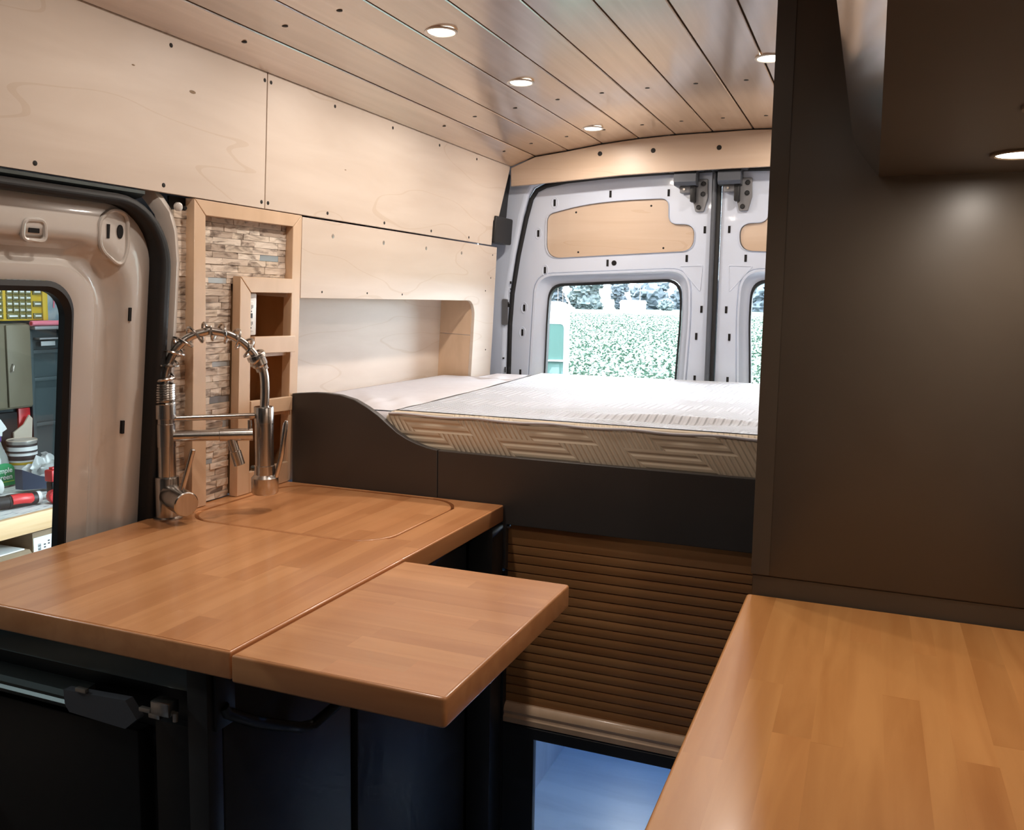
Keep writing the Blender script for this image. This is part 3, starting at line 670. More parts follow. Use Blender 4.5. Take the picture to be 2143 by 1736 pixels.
t = B(); t.box((.450, .884, .798), (.482, .905, .818), .002); t.box((.442, .888, .790), (.462, .900, .800), .001); obj('hinge', t, 'steel', FR)
obj('hinge_pin', B().lathe([(.004, 0), (.004, .012)], (.484, .895, .790), (0, 0, 1), 10), 'screwb', FR)

# ================================================================== FAUCET
FX, FY = .006, 1.391
FA = thing('kitchen_faucet', (FX, FY, .910), 'brushed steel spring-neck kitchen faucet with pull-down spray head', 'faucet')
dv = Vector((.70, .714, 0)).normalized(); Z = Vector((0, 0, 1)); F0 = Vector((FX, FY, 0))
def fp(s, z): return F0+dv*s+Z*z
obj('base', B().lathe([(.0295, .910), (.0295, .913), (.0245, .916), (.0245, .995), (.0235, .998)], F0, (0, 0, 1), 28), 'steel', FA)
obj('post', B().lathe([(.0185, .997), (.0185, 1.060), (.0195, 1.0605), (.0195, 1.108), (.0185, 1.1085), (.0185, 1.118), (.0215, 1.119), (.0215, 1.148), (.019, 1.150)], F0, (0, 0, 1), 26), 'steel', FA)
# hose arc
arc = [(0, 1.15), (.0005, 1.19), (.006, 1.222), (.022, 1.258), (.05, 1.285), (.085, 1.297), (.092, 1.298), (.125, 1.291), (.155, 1.274), (.180, 1.247), (.193, 1.224)]
def smooth(pts, n=6):
    P = [pts[0]]+pts+[pts[-1]]; out = []
    for i in range(1, len(P)-2):
        for k in range(n):
            t = k/n; q = []
            for c in range(2):
                p0, p1, p2, p3 = P[i-1][c], P[i][c], P[i+1][c], P[i+2][c]
                q.append(.5*(2*p1+(p2-p0)*t+(2*p0-5*p1+4*p2-p3)*t*t+(3*p1-p0-3*p2+p3)*t**3))
            out.append(tuple(q))
    return out+[pts[-1]]
ap = smooth(arc); obj('hose', B().tube([fp(s, z) for s, z in ap], .0085, 14), 'steel', FA)
# spring: tight turns then loose turns along the arc
dense = smooth(arc, 40); P = [fp(s, z) for s, z in dense]; L = [0]
for a, c in zip(P, P[1:]): L.append(L[-1]+(c-a).length)
tot = L[-1]; sp = []; side = Vector((dv.y, -dv.x, 0)); ph = 0; n = 900; lastl = 0; j = 0
for i in range(n+1):
    l = tot*i/n
    pitch = .0048 if l < .042 else .0290
    ph += (l-lastl)/pitch*2*math.pi; lastl = l
    while j < len(L)-2 and L[j+1] < l: j += 1
    c = P[j].lerp(P[j+1], min(1, (l-L[j])/max(1e-6, L[j+1]-L[j]))); tn = (P[min(j+1, len(P)-1)]-P[max(j-1, 0)]).normalized(); nn = tn.cross(side).normalized()
    sp.append(c+(side*math.cos(ph)+nn*math.sin(ph))*.0185)
obj('spring', B().tube(sp, .0028, 6), 'steel', FA)
tn = (fp(.198, 1.205)-fp(.180, 1.247)).normalized()
obj('spring_collar', B().lathe([(.019, -.014), (.020, -.012), (.020, -.004), (.0165, -.003), (.0165, .010), (.013, .014), (.013, .022)], fp(.187, 1.235), tn, 22), 'steel', FA)
ht = smooth([(.192, 1.227), (.198, 1.205), (.1995, 1.18), (.199, 1.155), (.1975, 1.135)]); obj('head_tube', B().tube([fp(s, z) for s, z in ht], .0095, 14), 'steel', FA)
hd = fp(.1965, 0)
HEAD = obj('spray_head', B().lathe([(.0195, 1.137), (.0205, 1.135), (.0205, 1.102), (.0195, 1.1015), (.0195, 1.010), (.022, 1.0095), (.022, .990), (.0285, .983), (.0285, .952), (.026, .948)][::-1], hd, (0, 0, 1), 26), 'steel', FA)
obj('spray_button', B().lathe([(.006, 0), (.006, .006), (.004, .008)], hd+Vector((-.020, -.008, 1.003)), (-1, -.5, 0), 12), 'darksteel', FA)
lv = [hd+Vector((.024, .006, .985)), hd+Vector((.036, .010, 1.03)), hd+Vector((.046, .013, 1.10)), hd+Vector((.0475, .0135, 1.108))]
obj('spray_lever', B().tube(lv, [.005, .0055, .0055, .003], 10), 'steel', FA)
obj('spout_bar', B().tube([fp(.015, 1.118), fp(.19, 1.118)], .0062, 12), 'steel', FA)
dir2 = Vector((.144-FX, 1.494-FY, 0)).normalized()
ARM = obj('pot_filler_arm', B().tube([F0+Z*1.082, F0+dir2*.105+Z*1.082, F0+dir2*.106+Z*1.082, F0+dir2*.172+Z*1.082], [.0118, .0118, .0132, .0132], 18), 'steel', FA)
q = F0+dir2*.128+Z*1.076
obj('pot_filler_nozzle', B().tube([q, q+Vector((.006, .004, -.028)), q+Vector((.0063, .0042, -.029)), q+Vector((.013, .009, -.058))], [.010, .010, .0118, .0118], 16), 'steel', FA)
q = F0+dir2*.166+Z*1.09; obj('pot_filler_knob', B().tube([q, q+Z*.022], [.0045, .0045], 10), 'steel', FA)
hb_ = F0+Z*.962; hdir = Vector((.90, -.36, -.10)).normalized()
obj('mixer_body', B().lathe([(.004, -.022), (.016, -.008), (.0245, .010), (.0245, .034), (.0255, .0345), (.0255, .078), (.0235, .080)], hb_+hdir*.006, hdir, 26), 'steel', FA)
q = hb_+hdir*.066+Z*.022; obj('mixer_lever', B().tube([q, q+Vector((.022, .010, .085)), q+Vector((.0222, .0102, .087))], [.0052, .0052, .003], 10), 'steel', FA)

# ================================================================== BED
BD = thing('platform_bed', (.8, 1.82, .40), 'charcoal painted bed front with a sweeping curved top edge', 'bed')
curve = [(.030, 1.134), (.075, 1.138), (.109, 1.1385), (.150, 1.136), (.191, 1.127), (.226, 1.111), (.257, 1.093), (.284, 1.073), (.309, 1.055), (.335, 1.042), (.361, 1.0325), (.388, 1.0255), (.4165, 1.021)]
obj('board', plate([(.006, .76), (.4165, .76)]+list(reversed(curve))+[(.012, 1.132)], [], .018, XZ(1.8295), .002), 'charbed', BD)
obj('board', plate([(.418, .76), (.592, .76), (.592, .864), (1.62, .864), (1.62, 1.018), (.60, 1.0195), (.418, 1.0205)], [], .018, XZ(1.8295), .002), 'charbed', BD)
base_hole = [(.670, .02), (1.20, .02), (1.20, .366), (.670, .366)]
obj('base_panel', plate([(.593, .0), (1.62, .0), (1.62, .392), (.593, .392)], [base_hole], .018, XZ(1.828), .001), 'dark', BD)
obj('platform', B().box((.04, 1.832, .975), (1.59, 3.10, 1.003)), 'charbed', BD)
obj('inner_wall', B().box((.515, 1.83, .0), (.530, 3.15, .975)), 'floor', BD)
obj('hook_screw', B().lathe([(.004, 0), (.005, .003), (.003, .008)], (.594, 1.829, .858), (0, -1, -.3), 8), 'screwb', BD)
TA = thing('tambour_door', (.90, 1.836, .394), 'slatted bamboo roll-up tambour door below the bed', 'tambour')
z = .848; z1 = .812
obj('slat', B().box((.582, 1.8335, z1+.001), (1.40, 1.845, z+.012), .0015), 'tambour', TA)
pitch = (.812-.436)/18; sl = None
for i in range(18):
    zz = .812-(i+1)*pitch
    if sl is None: sl = obj('slat', B().box((.582, 1.833, zz+.0012), (1.40, 1.844, zz+pitch-.0008), .0016), 'tambour', TA, origin=(.99, 1.838, zz)); z00 = zz
    else: copyat(sl, TA, (.99, 1.838, zz))
flat('canvas_backing', B().box((.582, 1.8445, .43), (1.40, 1.8455, .86)), 'hole', TA)
t = B(); t.prism([(.582, y, z) for y, z in ((1.845, .437), (1.826, .437), (1.818, .430), (1.815, .421), (1.818, .413), (1.813, .407), (1.813, .395), (1.845, .395))], (.82, 0, 0))
obj('bottom_rail', t, 'maple', TA)
# mattress: gridded so that it carries folds
def soft_slab(x0f, x1, y0, y1, zb, zt, r, nx, ny, f):
    b = B(); rings = []
    prof = [(0, zb+.006), (0.0, zb+.02)]
    loops = []
    def edge(lp_in, z): return [Vector((x, y, z)) for x, y in lp_in]
    def rect(ins):
        out = []
        for i in range(nx): x = i/nx; out.append((x, 0))
        for j in range(ny): out.append((1, j/ny))
        for i in range(nx): out.append((1-i/nx, 1))
        for j in range(ny): out.append((0, 1-j/ny))
        res = []
        for a, c in out:
            y = y0+ins+(y1-y0-2*ins)*c; xa = x0f(y)+ins; res.append((xa+(x1-ins-xa)*a, y))
        return res
    k = 5
    loops.append(edge(rect(r*.4), zb)); loops.append(edge(rect(0), zb+r*.5)); loops.append(edge(rect(0), zt-r))
    for i in range(1, k):
        w = math.pi/2*i/k; loops.append(edge(rect(r*(1-math.cos(w))), zt-r+r*math.sin(w)))
    b.loft(loops)
    g = []
    for j in range(ny+1):
        for i in range(nx+1):
            y = y0+r+(y1-y0-2*r)*j/ny; xa = x0f(y)+r; x = xa+(x1-r-xa)*i/nx
            e = min(1, min(i, nx-i)/2, min(j, ny-j)/2); g.append(Vector((x, y, zt+f(x, y)*e)))
    o = len(b.v); b.v += g
    b.f += [(o+j*(nx+1)+i, o+j*(nx+1)+i+1, o+(j+1)*(nx+1)+i+1, o+(j+1)*(nx+1)+i) for j in range(ny) for i in range(nx)]
    bm = bmesh.new(); vs_ = [bm.verts.new(v) for v in b.v]
    for fc in b.f:
        try: bm.faces.new([vs_[i] for i in fc])
        except ValueError: pass
    bmesh.ops.remove_doubles(bm, verts=bm.verts, dist=.0004); bm.verts.index_update()
    b2 = B(); b2.add([v.co.copy() for v in bm.verts], [[v.index for v in fc.verts] for fc in bm.faces]); bm.free(); return b2
def folds(x, y):
    s = .006*noise.noise(Vector((x*3, y*3, 2)))
    d = math.exp(-((y-1.98-.10*(x-.9))/.035)**2)*math.exp(-((x-.85)/.20)**2)
    d2 = math.exp(-((y-1.915-.05*(x-.9))/.018)**2)*math.exp(-((x-.80)/.14)**2)
    d3 = math.exp(-((y-2.035-.12*(x-.9))/.02)**2)*math.exp(-((x-.98)/.15)**2)
    return s-.009*d-.006*d2+.006*d3-.002+.005*noise.noise(Vector((x*9, y*5, 5)))*math.exp(-((y-2.0)/.12)**2)
x0f = lambda y: .268-.085*max(0, (y-1.83)/1.27)**1.4
MT = thing('mattress', (.93, 2.46, 1.003), 'white quilted foam mattress with cream sides on the raised bed', 'mattress')
mb = soft_slab(x0f, 1.585, 1.832, 3.095, 1.0035, 1.104, .022, 90, 84, folds)
# split into side band and top panel
tp = B(); sd = B(); tp.v = mb.v; sd.v = mb.v
for fc in mb.f:
    zc = sum(mb.v[i].z for i in fc)/len(fc); nzv = (mb.v[fc[1]]-mb.v[fc[0]]).cross(mb.v[fc[2]]-mb.v[fc[1]])
    (sd if (zc < 1.1035 and abs(nzv.normalized().z) < .93 and (min(mb.v[i].y for i in fc) < 1.856 or min(mb.v[i].x-x0f(mb.v[i].y) for i in fc) < .024 or zc < 1.09)) or zc < 1.05 else tp).f.append(fc)
obj('side_band', sd, 'quiltside', MT); obj('top_panel', tp, 'quilt', MT)
for o_ in MT.children:
    bm = bmesh.new(); bm.from_mesh(o_.data); bmesh.ops.delete(bm, geom=[v for v in bm.verts if not v.link_faces], context='VERTS'); bm.to_mesh(o_.data); bm.free()
obj('piping', B().tube([(.275+i*.0262, 1.8335+.0008*math.sin(i*1.7), 1.0965+.0015*math.sin(i*.9)) for i in range(51)], .0032, 8), 'cloth', MT)
def wr(x, y):
    return .008*noise.noise(Vector((x*5, y*4, 1)))+.007*math.exp(-((x-.16+.25*(y-2.05))/.02)**2)*math.exp(-((y-2.0)/.12)**2)+.005*math.exp(-((x-.11+.3*(y-2.05))/.018)**2)*math.exp(-((y-2.02)/.1)**2)+.004*math.sin(60*(x+.3*y))*math.exp(-((y-2.9)/.1)**2)+.003*math.sin(70*(x*.8+.5*y))*math.exp(-((y-2.05)/.12)**2)
cu = soft_slab(lambda y: -.125 if 1.86 < y < 2.86 else .016, .30, 1.842, 3.06, 1.0035, 1.098, .03, 36, 90, wr)
for v in cu.v: v.x = min(v.x, .262-.085*max(0, (v.y-1.83)/1.27)**1.4) if v.z < 1.097 or True else v.x
CU = tag(obj('bed_cushion', cu, 'cloth'), 'white cotton covered cushion filling the niche beside the mattress', 'cushion')
# ---- cool light strip under the bed
LS = thing('light_strip', (.9, 2.95, .93), 'cool white light strip fixed under the bed platform', 'light')
obj('profile', B().box((.6, 2.60, .968), (1.5, 2.62, .9748)), 'steel', LS); obj('diffuser', B().box((.61, 2.603, .9635), (1.49, 2.617, .968)), 'strip', LS)
la = bpy.data.lights.new('strip_light', 'AREA'); la.shape = 'RECTANGLE'; la.size = .85; la.size_y = .03; la.color = (.13, .42, 1); la.energy = GARAGE_W
lo_ = bpy.data.objects.new('strip_light', la); COL.objects.link(lo_); lo_.parent = LS; lo_.location = (.15, -.34, .030)

# ================================================================== RIGHT SIDE
TC = thing('tall_cabinet', (1.42, 1.6, 0), 'tall charcoal cabinet at the end of the right worktop', 'cabinet')
obj('carcass', B().box((1.183, 1.418, .0), (1.585, 1.800, 1.90)), 'char', TC)
obj('end_panel', B().box((1.181, 1.4145, .942), (1.575, 1.418, 1.88), .0015), 'char', TC)
obj('edge_stile', B().box((1.181, 1.4138, .943), (1.2085, 1.4146, 1.88)), 'char', TC)
obj('lower_panel', B().box((1.184, 1.4165, .872), (1.58, 1.418, .940)), 'char', TC)
RW = thing('worktop', (1.39, .83, .872), 'pale maple block worktop running up to the tall cabinet', 'worktop')
obj('slab', plate(rounded([(1.176, .16), (1.600, .16), (1.600, 1.4135), (1.176, 1.4135)], [.02, .004, .004, .006], 4), [], .038, XY(.8715), .004, 2), 'blockR', RW)
xs_ = [1.181, 1.222, 1.262, 1.302, 1.334, 1.374, 1.414, 1.442, 1.482, 1.522, 1.562, 1.596]
for a, c in zip(xs_, xs_[1:]):
    segs = cuts(.19, 1.409, .20, .62)
    for s0, s1 in zip(segs, segs[1:]): stave([a, c], [s0]*2, [s1]*2, .9100, 'blockR', RW)
RC = thing('base_cabinet', (1.40, .8, 0), 'charcoal base cabinet under the right worktop', 'cabinet')
obj('carcass', B().box((1.215, .20, .06), (1.60, 1.412, .8705)), 'char', RC)
for y0 in (.21, .61, 1.01):
    d = obj('cabinet_door', B().box((1.198, y0, .08), (1.215, y0+.395, .86), .002), 'char', RC); obj('handle', B().tube([(1.198, y0+.30, .80), (1.178, y0+.30, .80), (1.178, y0+.30, .68), (1.198, y0+.30, .68)], .005, 8), 'steel', d)
obj('plinth', B().box((1.24, .21, 0), (1.59, 1.41, .06)), 'fridge', RC)
# overhead cabinet with chamfered lower front edge
OC = thing('overhead_cabinet', (1.45, .8, 1.557), 'charcoal overhead cabinet with a chamfered lower edge and downlights', 'cabinet')
ob = B(); Y0c, Y1c = -.25, 1.4135
sec = [(1.335, 1.558), (1.585, 1.558), (1.585, 1.885), (1.311, 1.885), (1.311, 1.600), (1.335, 1.570)]
ob.prism([(x, Y0c, z) for x, z in sec], (0, Y1c-Y0c, 0))
obj('carcass', ob, 'char', OC)
for y0 in (-.24, .31, .86): obj('cabinet_door', B().box((1.297, y0, 1.614), (1.311, y0+.54, 1.875), .002), 'char', OC)
t = B(); t.prism([(x, Y0c, z) for x, z in ((1.335, 1.5575), (1.320, 1.5765), (1.3045, 1.5975), (1.297, 1.612), (1.311, 1.612), (1.336, 1.572))], (0, Y1c-Y0c, 0)); obj('edge_moulding', t, 'charsatin', OC)

# ================================================================== LIGHTS
def puck(loc, n, lab, grp, r, watts, trim, on=True, color=WARM):
    P = thing('downlight', loc, lab, 'downlight', grp)
    c = Vector(loc)
    obj('trim_ring', B().lathe([(r, .0015), (r, -.0012), (r*.97, -.0022), (r*.86, -.0022), (r*.82, -.0005), (r*.82, .0015)], c, (0, 0, 1), 32, cap=False), trim, P)
    obj('lens', B().lathe([(r*.82, -.0008), (r*.5, -.0022), (.001, -.0026)], c, (0, 0, 1), 28), 'puckon', P)
    a = bpy.data.lights.new('downlight_lamp', 'AREA'); a.shape = 'DISK'; a.size = r*1.4; a.energy = watts; a.color = color; a.spread = math.radians(180)
    o = bpy.data.objects.new('downlight_lamp', a); COL.objects.link(o); o.parent = P; o.location = (0, 0, -.007)
    nv = Vector(n).normalized(); o.rotation_euler = (-nv).to_track_quat('-Z', 'Y').to_euler()
    return P
CG = 'ceiling downlights'
for x, y, lab in ((.444, 1.761, 'lit round ceiling downlight nearest the front, above the worktop'), (.444, 2.226, 'lit round ceiling downlight, middle of the left row'), (.444, 2.875, 'lit round ceiling downlight closest to the rear plywood header'),
                  (1.079, 2.244, 'lit ceiling downlight half hidden by the tall cabinet')):
    puck((x, y, ceil_z(x)-.001), (0, 0, 1), lab, CG, .037, PUCK_W, 'trimring')
for x, y, lab in ((.444, 1.15, 'ceiling downlight above the fold-up table leaf'), (.444, .40, 'ceiling downlight in front of the fridge end'), (1.0, .30, 'ceiling downlight above the aisle beside the overhead cabinet'), (1.079, 2.875, 'ceiling downlight over the rear right of the bed')):
    puck((x, y, ceil_z(x)-.001), (0, 0, 1), lab, CG, .037, PUCK_W*(.6 if y > .6 else .25), 'trimring')
for x, y, lab in ((1.497, 1.248, 'lit downlight under the overhead cabinet beside the tall cabinet'), (1.492, .963, 'dim downlight under the overhead cabinet nearer the front')):
    puck((x, y, 1.557), (0, 0, 1), lab, 'under-cabinet downlights', .037, UNDER_W, 'trimbrown')

# ================================================================== SMALL REAR FITTINGS
SPK = thing('black_speaker_box', (.0, 3.09, 1.58), 'black box fixed behind the plywood in the rear left corner', 'speaker')
t = B(); pts = rounded([(3.003, .672), (3.165, .672), (3.170, .770), (3.010, .770)], .008, 3); t = plate(pts, [], .045, WL(-.035), .004); obj('housing', t, 'blackpl', SPK)
obj('mount_strap', plate(rounded([(3.045, .760), (3.172, .760), (3.182, .86), (3.205, .935), (3.14, .95)], .02, 4), [], .01, WL(-.03), .001), 'blackpl', SPK)
def door_hinge(x0, lab):
    T = thing('door_check_hinge', (x0+.06, 3.2, 1.70), lab, 'hinge', 'rear door check hinges')
    obj('top_flange', B().box((x0-.026, 3.150, 1.834), (x0+.098, 3.215, 1.846), .003), 'gunmetal', T)
    t = B(); t.prism([(x0+.002, y, z) for y, z in ((3.215, 1.834), (3.165, 1.834), (3.150, 1.822), (3.148, 1.795), (3.160, 1.784), (3.215, 1.784))], (.078, 0, 0)); obj('cover', t, 'gunmetal', T)
    obj('slide_bar', B().box((x0+.018, 3.185, 1.761), (x0+.058, 3.212, 1.784), .002), 'gunlight', T)
    obj('roller_arm', B().box((x0+.056, 3.178, 1.728), (x0+.074, 3.21, 1.792), .003), 'blackpl', T)
    p = obj('mount_plate', plate(rounded([(x0+.072, 1.696), (x0+.102, 1.696), (x0+.114, 1.744), (x0+.112, 1.81), (x0+.072, 1.81), (x0+.060, 1.74)], .004, 3), [], .010, XZ(3.218), .002), 'gunlight', T)
    for bx, bz in ((.098, 1.793), (.097, 1.757), (.083, 1.711)): obj('bolt', B().lathe([(.0085, 0), (.0085, .004), (.006, .006)], (x0+bx, 3.208, bz), (0, -1, 0), 12), 'blackpl', p)
    obj('roller', B().lathe([(.004, 0), (.004, .005)], (x0+.034, 3.184, 1.773), (0, -1, 0), 10), 'screwb', T)
    return T
door_hinge(.660, 'grey check hinge on the left rear door beside the seam'); door_hinge(.813, 'grey check hinge on the right rear door beside the seam')

# ================================================================== WORKSHOP BENCH seen through the sliding door
WB = thing('workbench', (-3.0, 3.2, -.65), 'wooden workbench with a pine front board, outside the side window', 'workbench')
obj('bench_top', B().box((-3.43, 1.2, .215), (-2.605, 4.5, .248)), 'pine', WB)
obj('front_board', B().box((-2.605, 1.2, .155), (-2.570, 4.5, .252), .003), 'pine', WB)
for y in (1.3, 4.4):
    for x in (-3.38, -2.66): obj('leg', B().box((x-.04, y-.04, -.65), (x+.04, y+.04, .215), .003), 'pine', WB)
obj('lower_shelf', B().box((-3.4, 1.25, -.13), (-2.65, 4.45, -.10)), 'pine', WB)
tag(flat('paper_cover', B().box((-3.40, 1.25, .2482), (-2.607, 4.45, .2505)), 'paper'), 'printed paper sheet covering the workbench top', 'paper')
ZB = .2506
# drill
DG = thing('cordless_ratchet', (-2.80, 3.2, ZB), 'red and black cordless tool lying at the front of the workbench', 'power tool')
a = Vector((-2.79, 3.08, ZB+.040)); c = Vector((-2.735, 3.335, ZB+.036)); d = (c-a)
obj('grip', B().tube([a, a+d*.1, a+d*.35, a+d*.40], [.030, .036, .034, .036], 16), 'blackpl', DG)
obj('body', B().tube([a+d*.36, a+d*.42, a+d*.80, a+d*.90, a+d*1.0], [.036, .038, .036, .034, .026], 16), 'blackpl', DG)
obj('side_cover', B().tube([a+d*.40+Vector((.012, 0, .006)), a+d*.55+Vector((.014, 0, .008)), a+d*.78+Vector((.014, 0, .004)), a+d*.84+Vector((.012, 0, -.008))], [.030, .030, .029, .018], 14), 'red', DG)
obj('end_ring', B().tube([a+d*.93, a+d*1.0], [.033, .034], 16), 'lab', DG)
BT = thing('battery_charger', (-2.70, 3.40, ZB), 'small red battery lying on the bench beside the cordless tool', 'battery')
obj('shell', B().lathe([(.033, 0), (.036, .01), (.036, .05), (.030, .056)], (-2.70, 3.385, ZB+.037), (.55, -.2, 0), 14), 'red', BT)
obj('contact_face', B().lathe([(.018, 0), (.018, .004)], (-2.665, 3.372, ZB+.037), (.55, -.2, 0), 8), 'blackpl', BT)
BU = thing('battery_pack', (-2.74, 3.45, ZB), 'upright battery pack with a red top and black body on the bench', 'battery')
obj('body', B().box((-2.785, 3.418, ZB), (-2.735, 3.485, ZB+.10), .008), 'blackpl', BU); obj('cap', B().box((-2.79, 3.413, ZB+.10), (-2.73, 3.490, ZB+.165), .008), 'red', BU); obj('cap_ridge', B().box((-2.775, 3.43, ZB+.165), (-2.745, 3.47, ZB+.178), .004), 'red', BU)
HV = thing('vacuum_nozzle', (-2.95, 3.45, ZB), 'dark blue plastic nozzle tool lying behind the batteries', 'tool')
Q4 = ((-1, 0), (1, 0), (1, 1), (-1, 1))
def nz_ring(x, y, z, w, h): return [Vector((x+w*a, y, z+h*c)) for a, c in Q4]
t = B(); rings = [nz_ring(-3.05, 3.465, ZB+.02, .03, .115), nz_ring(-3.0, 3.53, ZB+.02, .035, .075), nz_ring(-2.95, 3.63, ZB+.01, .03, .055)]
t.loft(rings); t.add(rings[0], [(0, 1, 2, 3)]); t.add(rings[-1], [(0, 1, 2, 3)])
obj('nozzle', t, 'bluepl', HV); obj('handle', B().tube([(-2.955, 3.62, ZB+.035), (-2.93, 3.68, ZB+.04), (-2.91, 3.74, ZB+.035)], [.028, .024, .020], 12), 'blackpl', HV)
CK = thing('caulk_tube', (-3.12, 3.35, ZB), 'clear caulk tube lying on the paper behind the red tool', 'tube')
obj('tube_body', B().tube([(-3.16, 3.12, ZB+.046), (-3.12, 3.37, ZB+.046)], [.045, .045], 18), 'clear', CK); obj('tube_cap', B().tube([(-3.12, 3.37, ZB+.046), (-3.115, 3.40, ZB+.046)], [.046, .040], 18), 'lab', CK)
flat('print_band', B().tube([(-3.150, 3.19, ZB+.046), (-3.126, 3.34, ZB+.046)], [.0455, .0455], 18, cap=False), 'paper', CK)
tag(obj('wood_scrap', B().box((-2.98, 3.20, ZB), (-2.90, 3.44, ZB+.012), .002), 'beige'), 'thin wood strip between the caulk tube and the red tool', 'wood')
gl = B().ball((-2.97, 3.93, ZB+.028), .09, 3, .35, 2, (.4, 1.25, .30))
for v in gl.v: v.z = max(v.z, ZB+.0005)
GL = tag(obj('mint_cloth', gl, 'mint'), 'mint green crumpled cloth on the bench behind the nozzle', 'cloth')
PLR = thing('pliers', (-3.24, 3.95, ZB), 'yellow handled pliers at the back of the bench', 'pliers')
for s in (-1, 1): obj('handle', B().tube([(-3.24, 3.96, ZB+.03), (-3.23+s*.03, 4.02, ZB+.035), (-3.22+s*.025, 4.12, ZB+.03)], [.010, .015, .010], 8), 'yellow', PLR)
obj('jaw', B().tube([(-3.25, 3.91, ZB+.02), (-3.24, 3.97, ZB+.028)], [.006, .014], 8), 'blackpl', PLR)
# spray bottle with green label
SX, SY = -3.28, 3.515
SB = thing('spray_bottle', (SX, SY, ZB), 'clear trigger spray bottle with a green label and white nozzle', 'spray bottle')
def oval(prof, c, kx=.62, n=20):
    b = B(); b.loft([[Vector((c[0]+r*kx*math.cos(2*math.pi*j/n), c[1]+r*math.sin(2*math.pi*j/n), c[2]+h)) for j in range(n)] for r, h in prof])
    b.add([Vector((c[0]+prof[0][0]*kx*math.cos(2*math.pi*j/n), c[1]+prof[0][0]*math.sin(2*math.pi*j/n), c[2]+prof[0][1])) for j in range(n)], [tuple(range(n))]); b.add([Vector((c[0]+prof[-1][0]*kx*math.cos(2*math.pi*j/n), c[1]+prof[-1][0]*math.sin(2*math.pi*j/n), c[2]+prof[-1][1])) for j in range(n)], [tuple(range(n))]); return b
obj('bottle', oval([(.066, 0), (.070, .008), (.070, .13), (.062, .17), (.038, .225), (.026, .26), (.020, .275)], (SX, SY, ZB)), 'clear', SB)
lab = [(SY-.071, ZB+.012), (SY+.071, ZB+.012), (SY+.071, ZB+.10)]+[(SY+.071*math.cos(a), ZB+.10+.045*math.sin(a)) for a in [math.pi*i/12 for i in range(1, 12)]]+[(SY-.071, ZB+.10)]
lb = B(); lb.prism([(SX+.0455, y, z) for y, z in lab], (.0018, 0, 0)); LBL = obj('label', lb, 'green', SB)
flat('label_stripe', B().box((SX+.0473, SY-.065, ZB+.034), (SX+.0478, SY+.065, ZB+.038)), 'lime', LBL)
def text(body, size, loc, rot, m, parent, ext=.0004):
    cu_ = bpy.data.curves.new('lettering', 'FONT'); cu_.body = body; cu_.size = size; cu_.extrude = ext; cu_.align_x = 'CENTER'; cu_.offset = size*.012
    o = bpy.data.objects.new('lettering', cu_); me = bpy.data.meshes.new_from_object(o); bpy.data.objects.remove(o); bpy.data.curves.remove(cu_)
    q = bpy.data.objects.new('lettering', me); COL.objects.link(q); q.parent = parent; q.location = Vector(loc)-rootloc(parent); q.rotation_euler = rot; me.materials.append(M[m]); return q
RX = (math.pi/2, 0, math.pi/2)
text('Simple', .042, (SX+.048, SY, ZB+.088), RX, 'lab', LBL); text('Green', .042, (SX+.048, SY, ZB+.050), RX, 'lab', LBL)
obj('collar', B().lathe([(.024, .268), (.026, .272), (.026, .295), (.020, .30)], (SX, SY, ZB), (0, 0, 1), 18), 'purple', SB)
t = B(); t.prism([(SX-.014, y, z) for y, z in ((SY-.022, ZB+.298), (SY+.028, ZB+.298), (SY+.030, ZB+.32), (SY+.060, ZB+.335), (SY+.052, ZB+.352), (SY+.022, ZB+.395), (SY-.005, ZB+.405), (SY-.028, ZB+.398))], (.028, 0, 0)); obj('trigger_head', t, 'lab', SB)
# paint can
KX, KY = -3.27, 3.67
PC = thing('paint_can', (KX, KY, ZB), 'paint tin with a black and white label behind the plastic bag', 'paint can')
obj('tin', B().lathe([(.078, .0), (.080, .004), (.080, .245), (.083, .250), (.083, .258)], (KX, KY, ZB), (0, 0, 1), 28), 'tin', PC)
obj('lid', B().lathe([(.076, .252), (.070, .2525), (.066, .2500)], (KX, KY, ZB), (0, 0, 1), 28), 'ink', PC)
obj('rim', B().lathe([(.083, .258), (.080, .262), (.075, .258), (.075, .250)], (KX, KY, ZB), (0, 0, 1), 28, cap=False), 'beige', PC)
for z0, z1, m_ in ((.19, .238, 'ink'), (.135, .186, 'lab'), (.120, .134, 'yellow'), (.02, .119, 'lab')): obj('label_band', B().lathe([(.0806, z0), (.0806, z1)], (KX, KY, ZB), (0, 0, 1), 28, cap=False), m_, PC)
obj('label_block', B().lathe([(.0810, .200), (.0810, .224)], (KX, KY, ZB), (0, 0, 1), 28, cap=False), 'lab', PC)
obj('label_block', B().lathe([(.0810, .145), (.0810, .172)], (KX, KY, ZB), (0, 0, 1), 28, cap=False), 'ink', PC)
bg_ = B().ball((-3.11, 3.70, ZB+.055), .115, 4, .55, 3.2, (.55, 1.25, .85))
for v in bg_.v: v.z = max(v.z, ZB+.001)
tag(obj('plastic_bag', bg_, 'bag'), 'crumpled clear plastic bag in front of the paint can', 'bag')
bg2 = B(); bg2.loft([[Vector((-3.28, 3.80, ZB+.16)), Vector((-3.27, 3.83, ZB+.165)), Vector((-3.25, 3.82, ZB+.15))], [Vector((-3.25, 3.83, ZB+.09)), Vector((-3.22, 3.92, ZB+.085)), Vector((-3.18, 3.86, ZB+.09))], [Vector((-3.22, 3.84, ZB+.002)), Vector((-3.18, 3.99, ZB+.002)), Vector((-3.12, 3.86, ZB+.002))]])
tag(obj('bag_film', bg2, 'bag'), 'slanting fold of clear plastic film right of the paint can', 'plastic film')
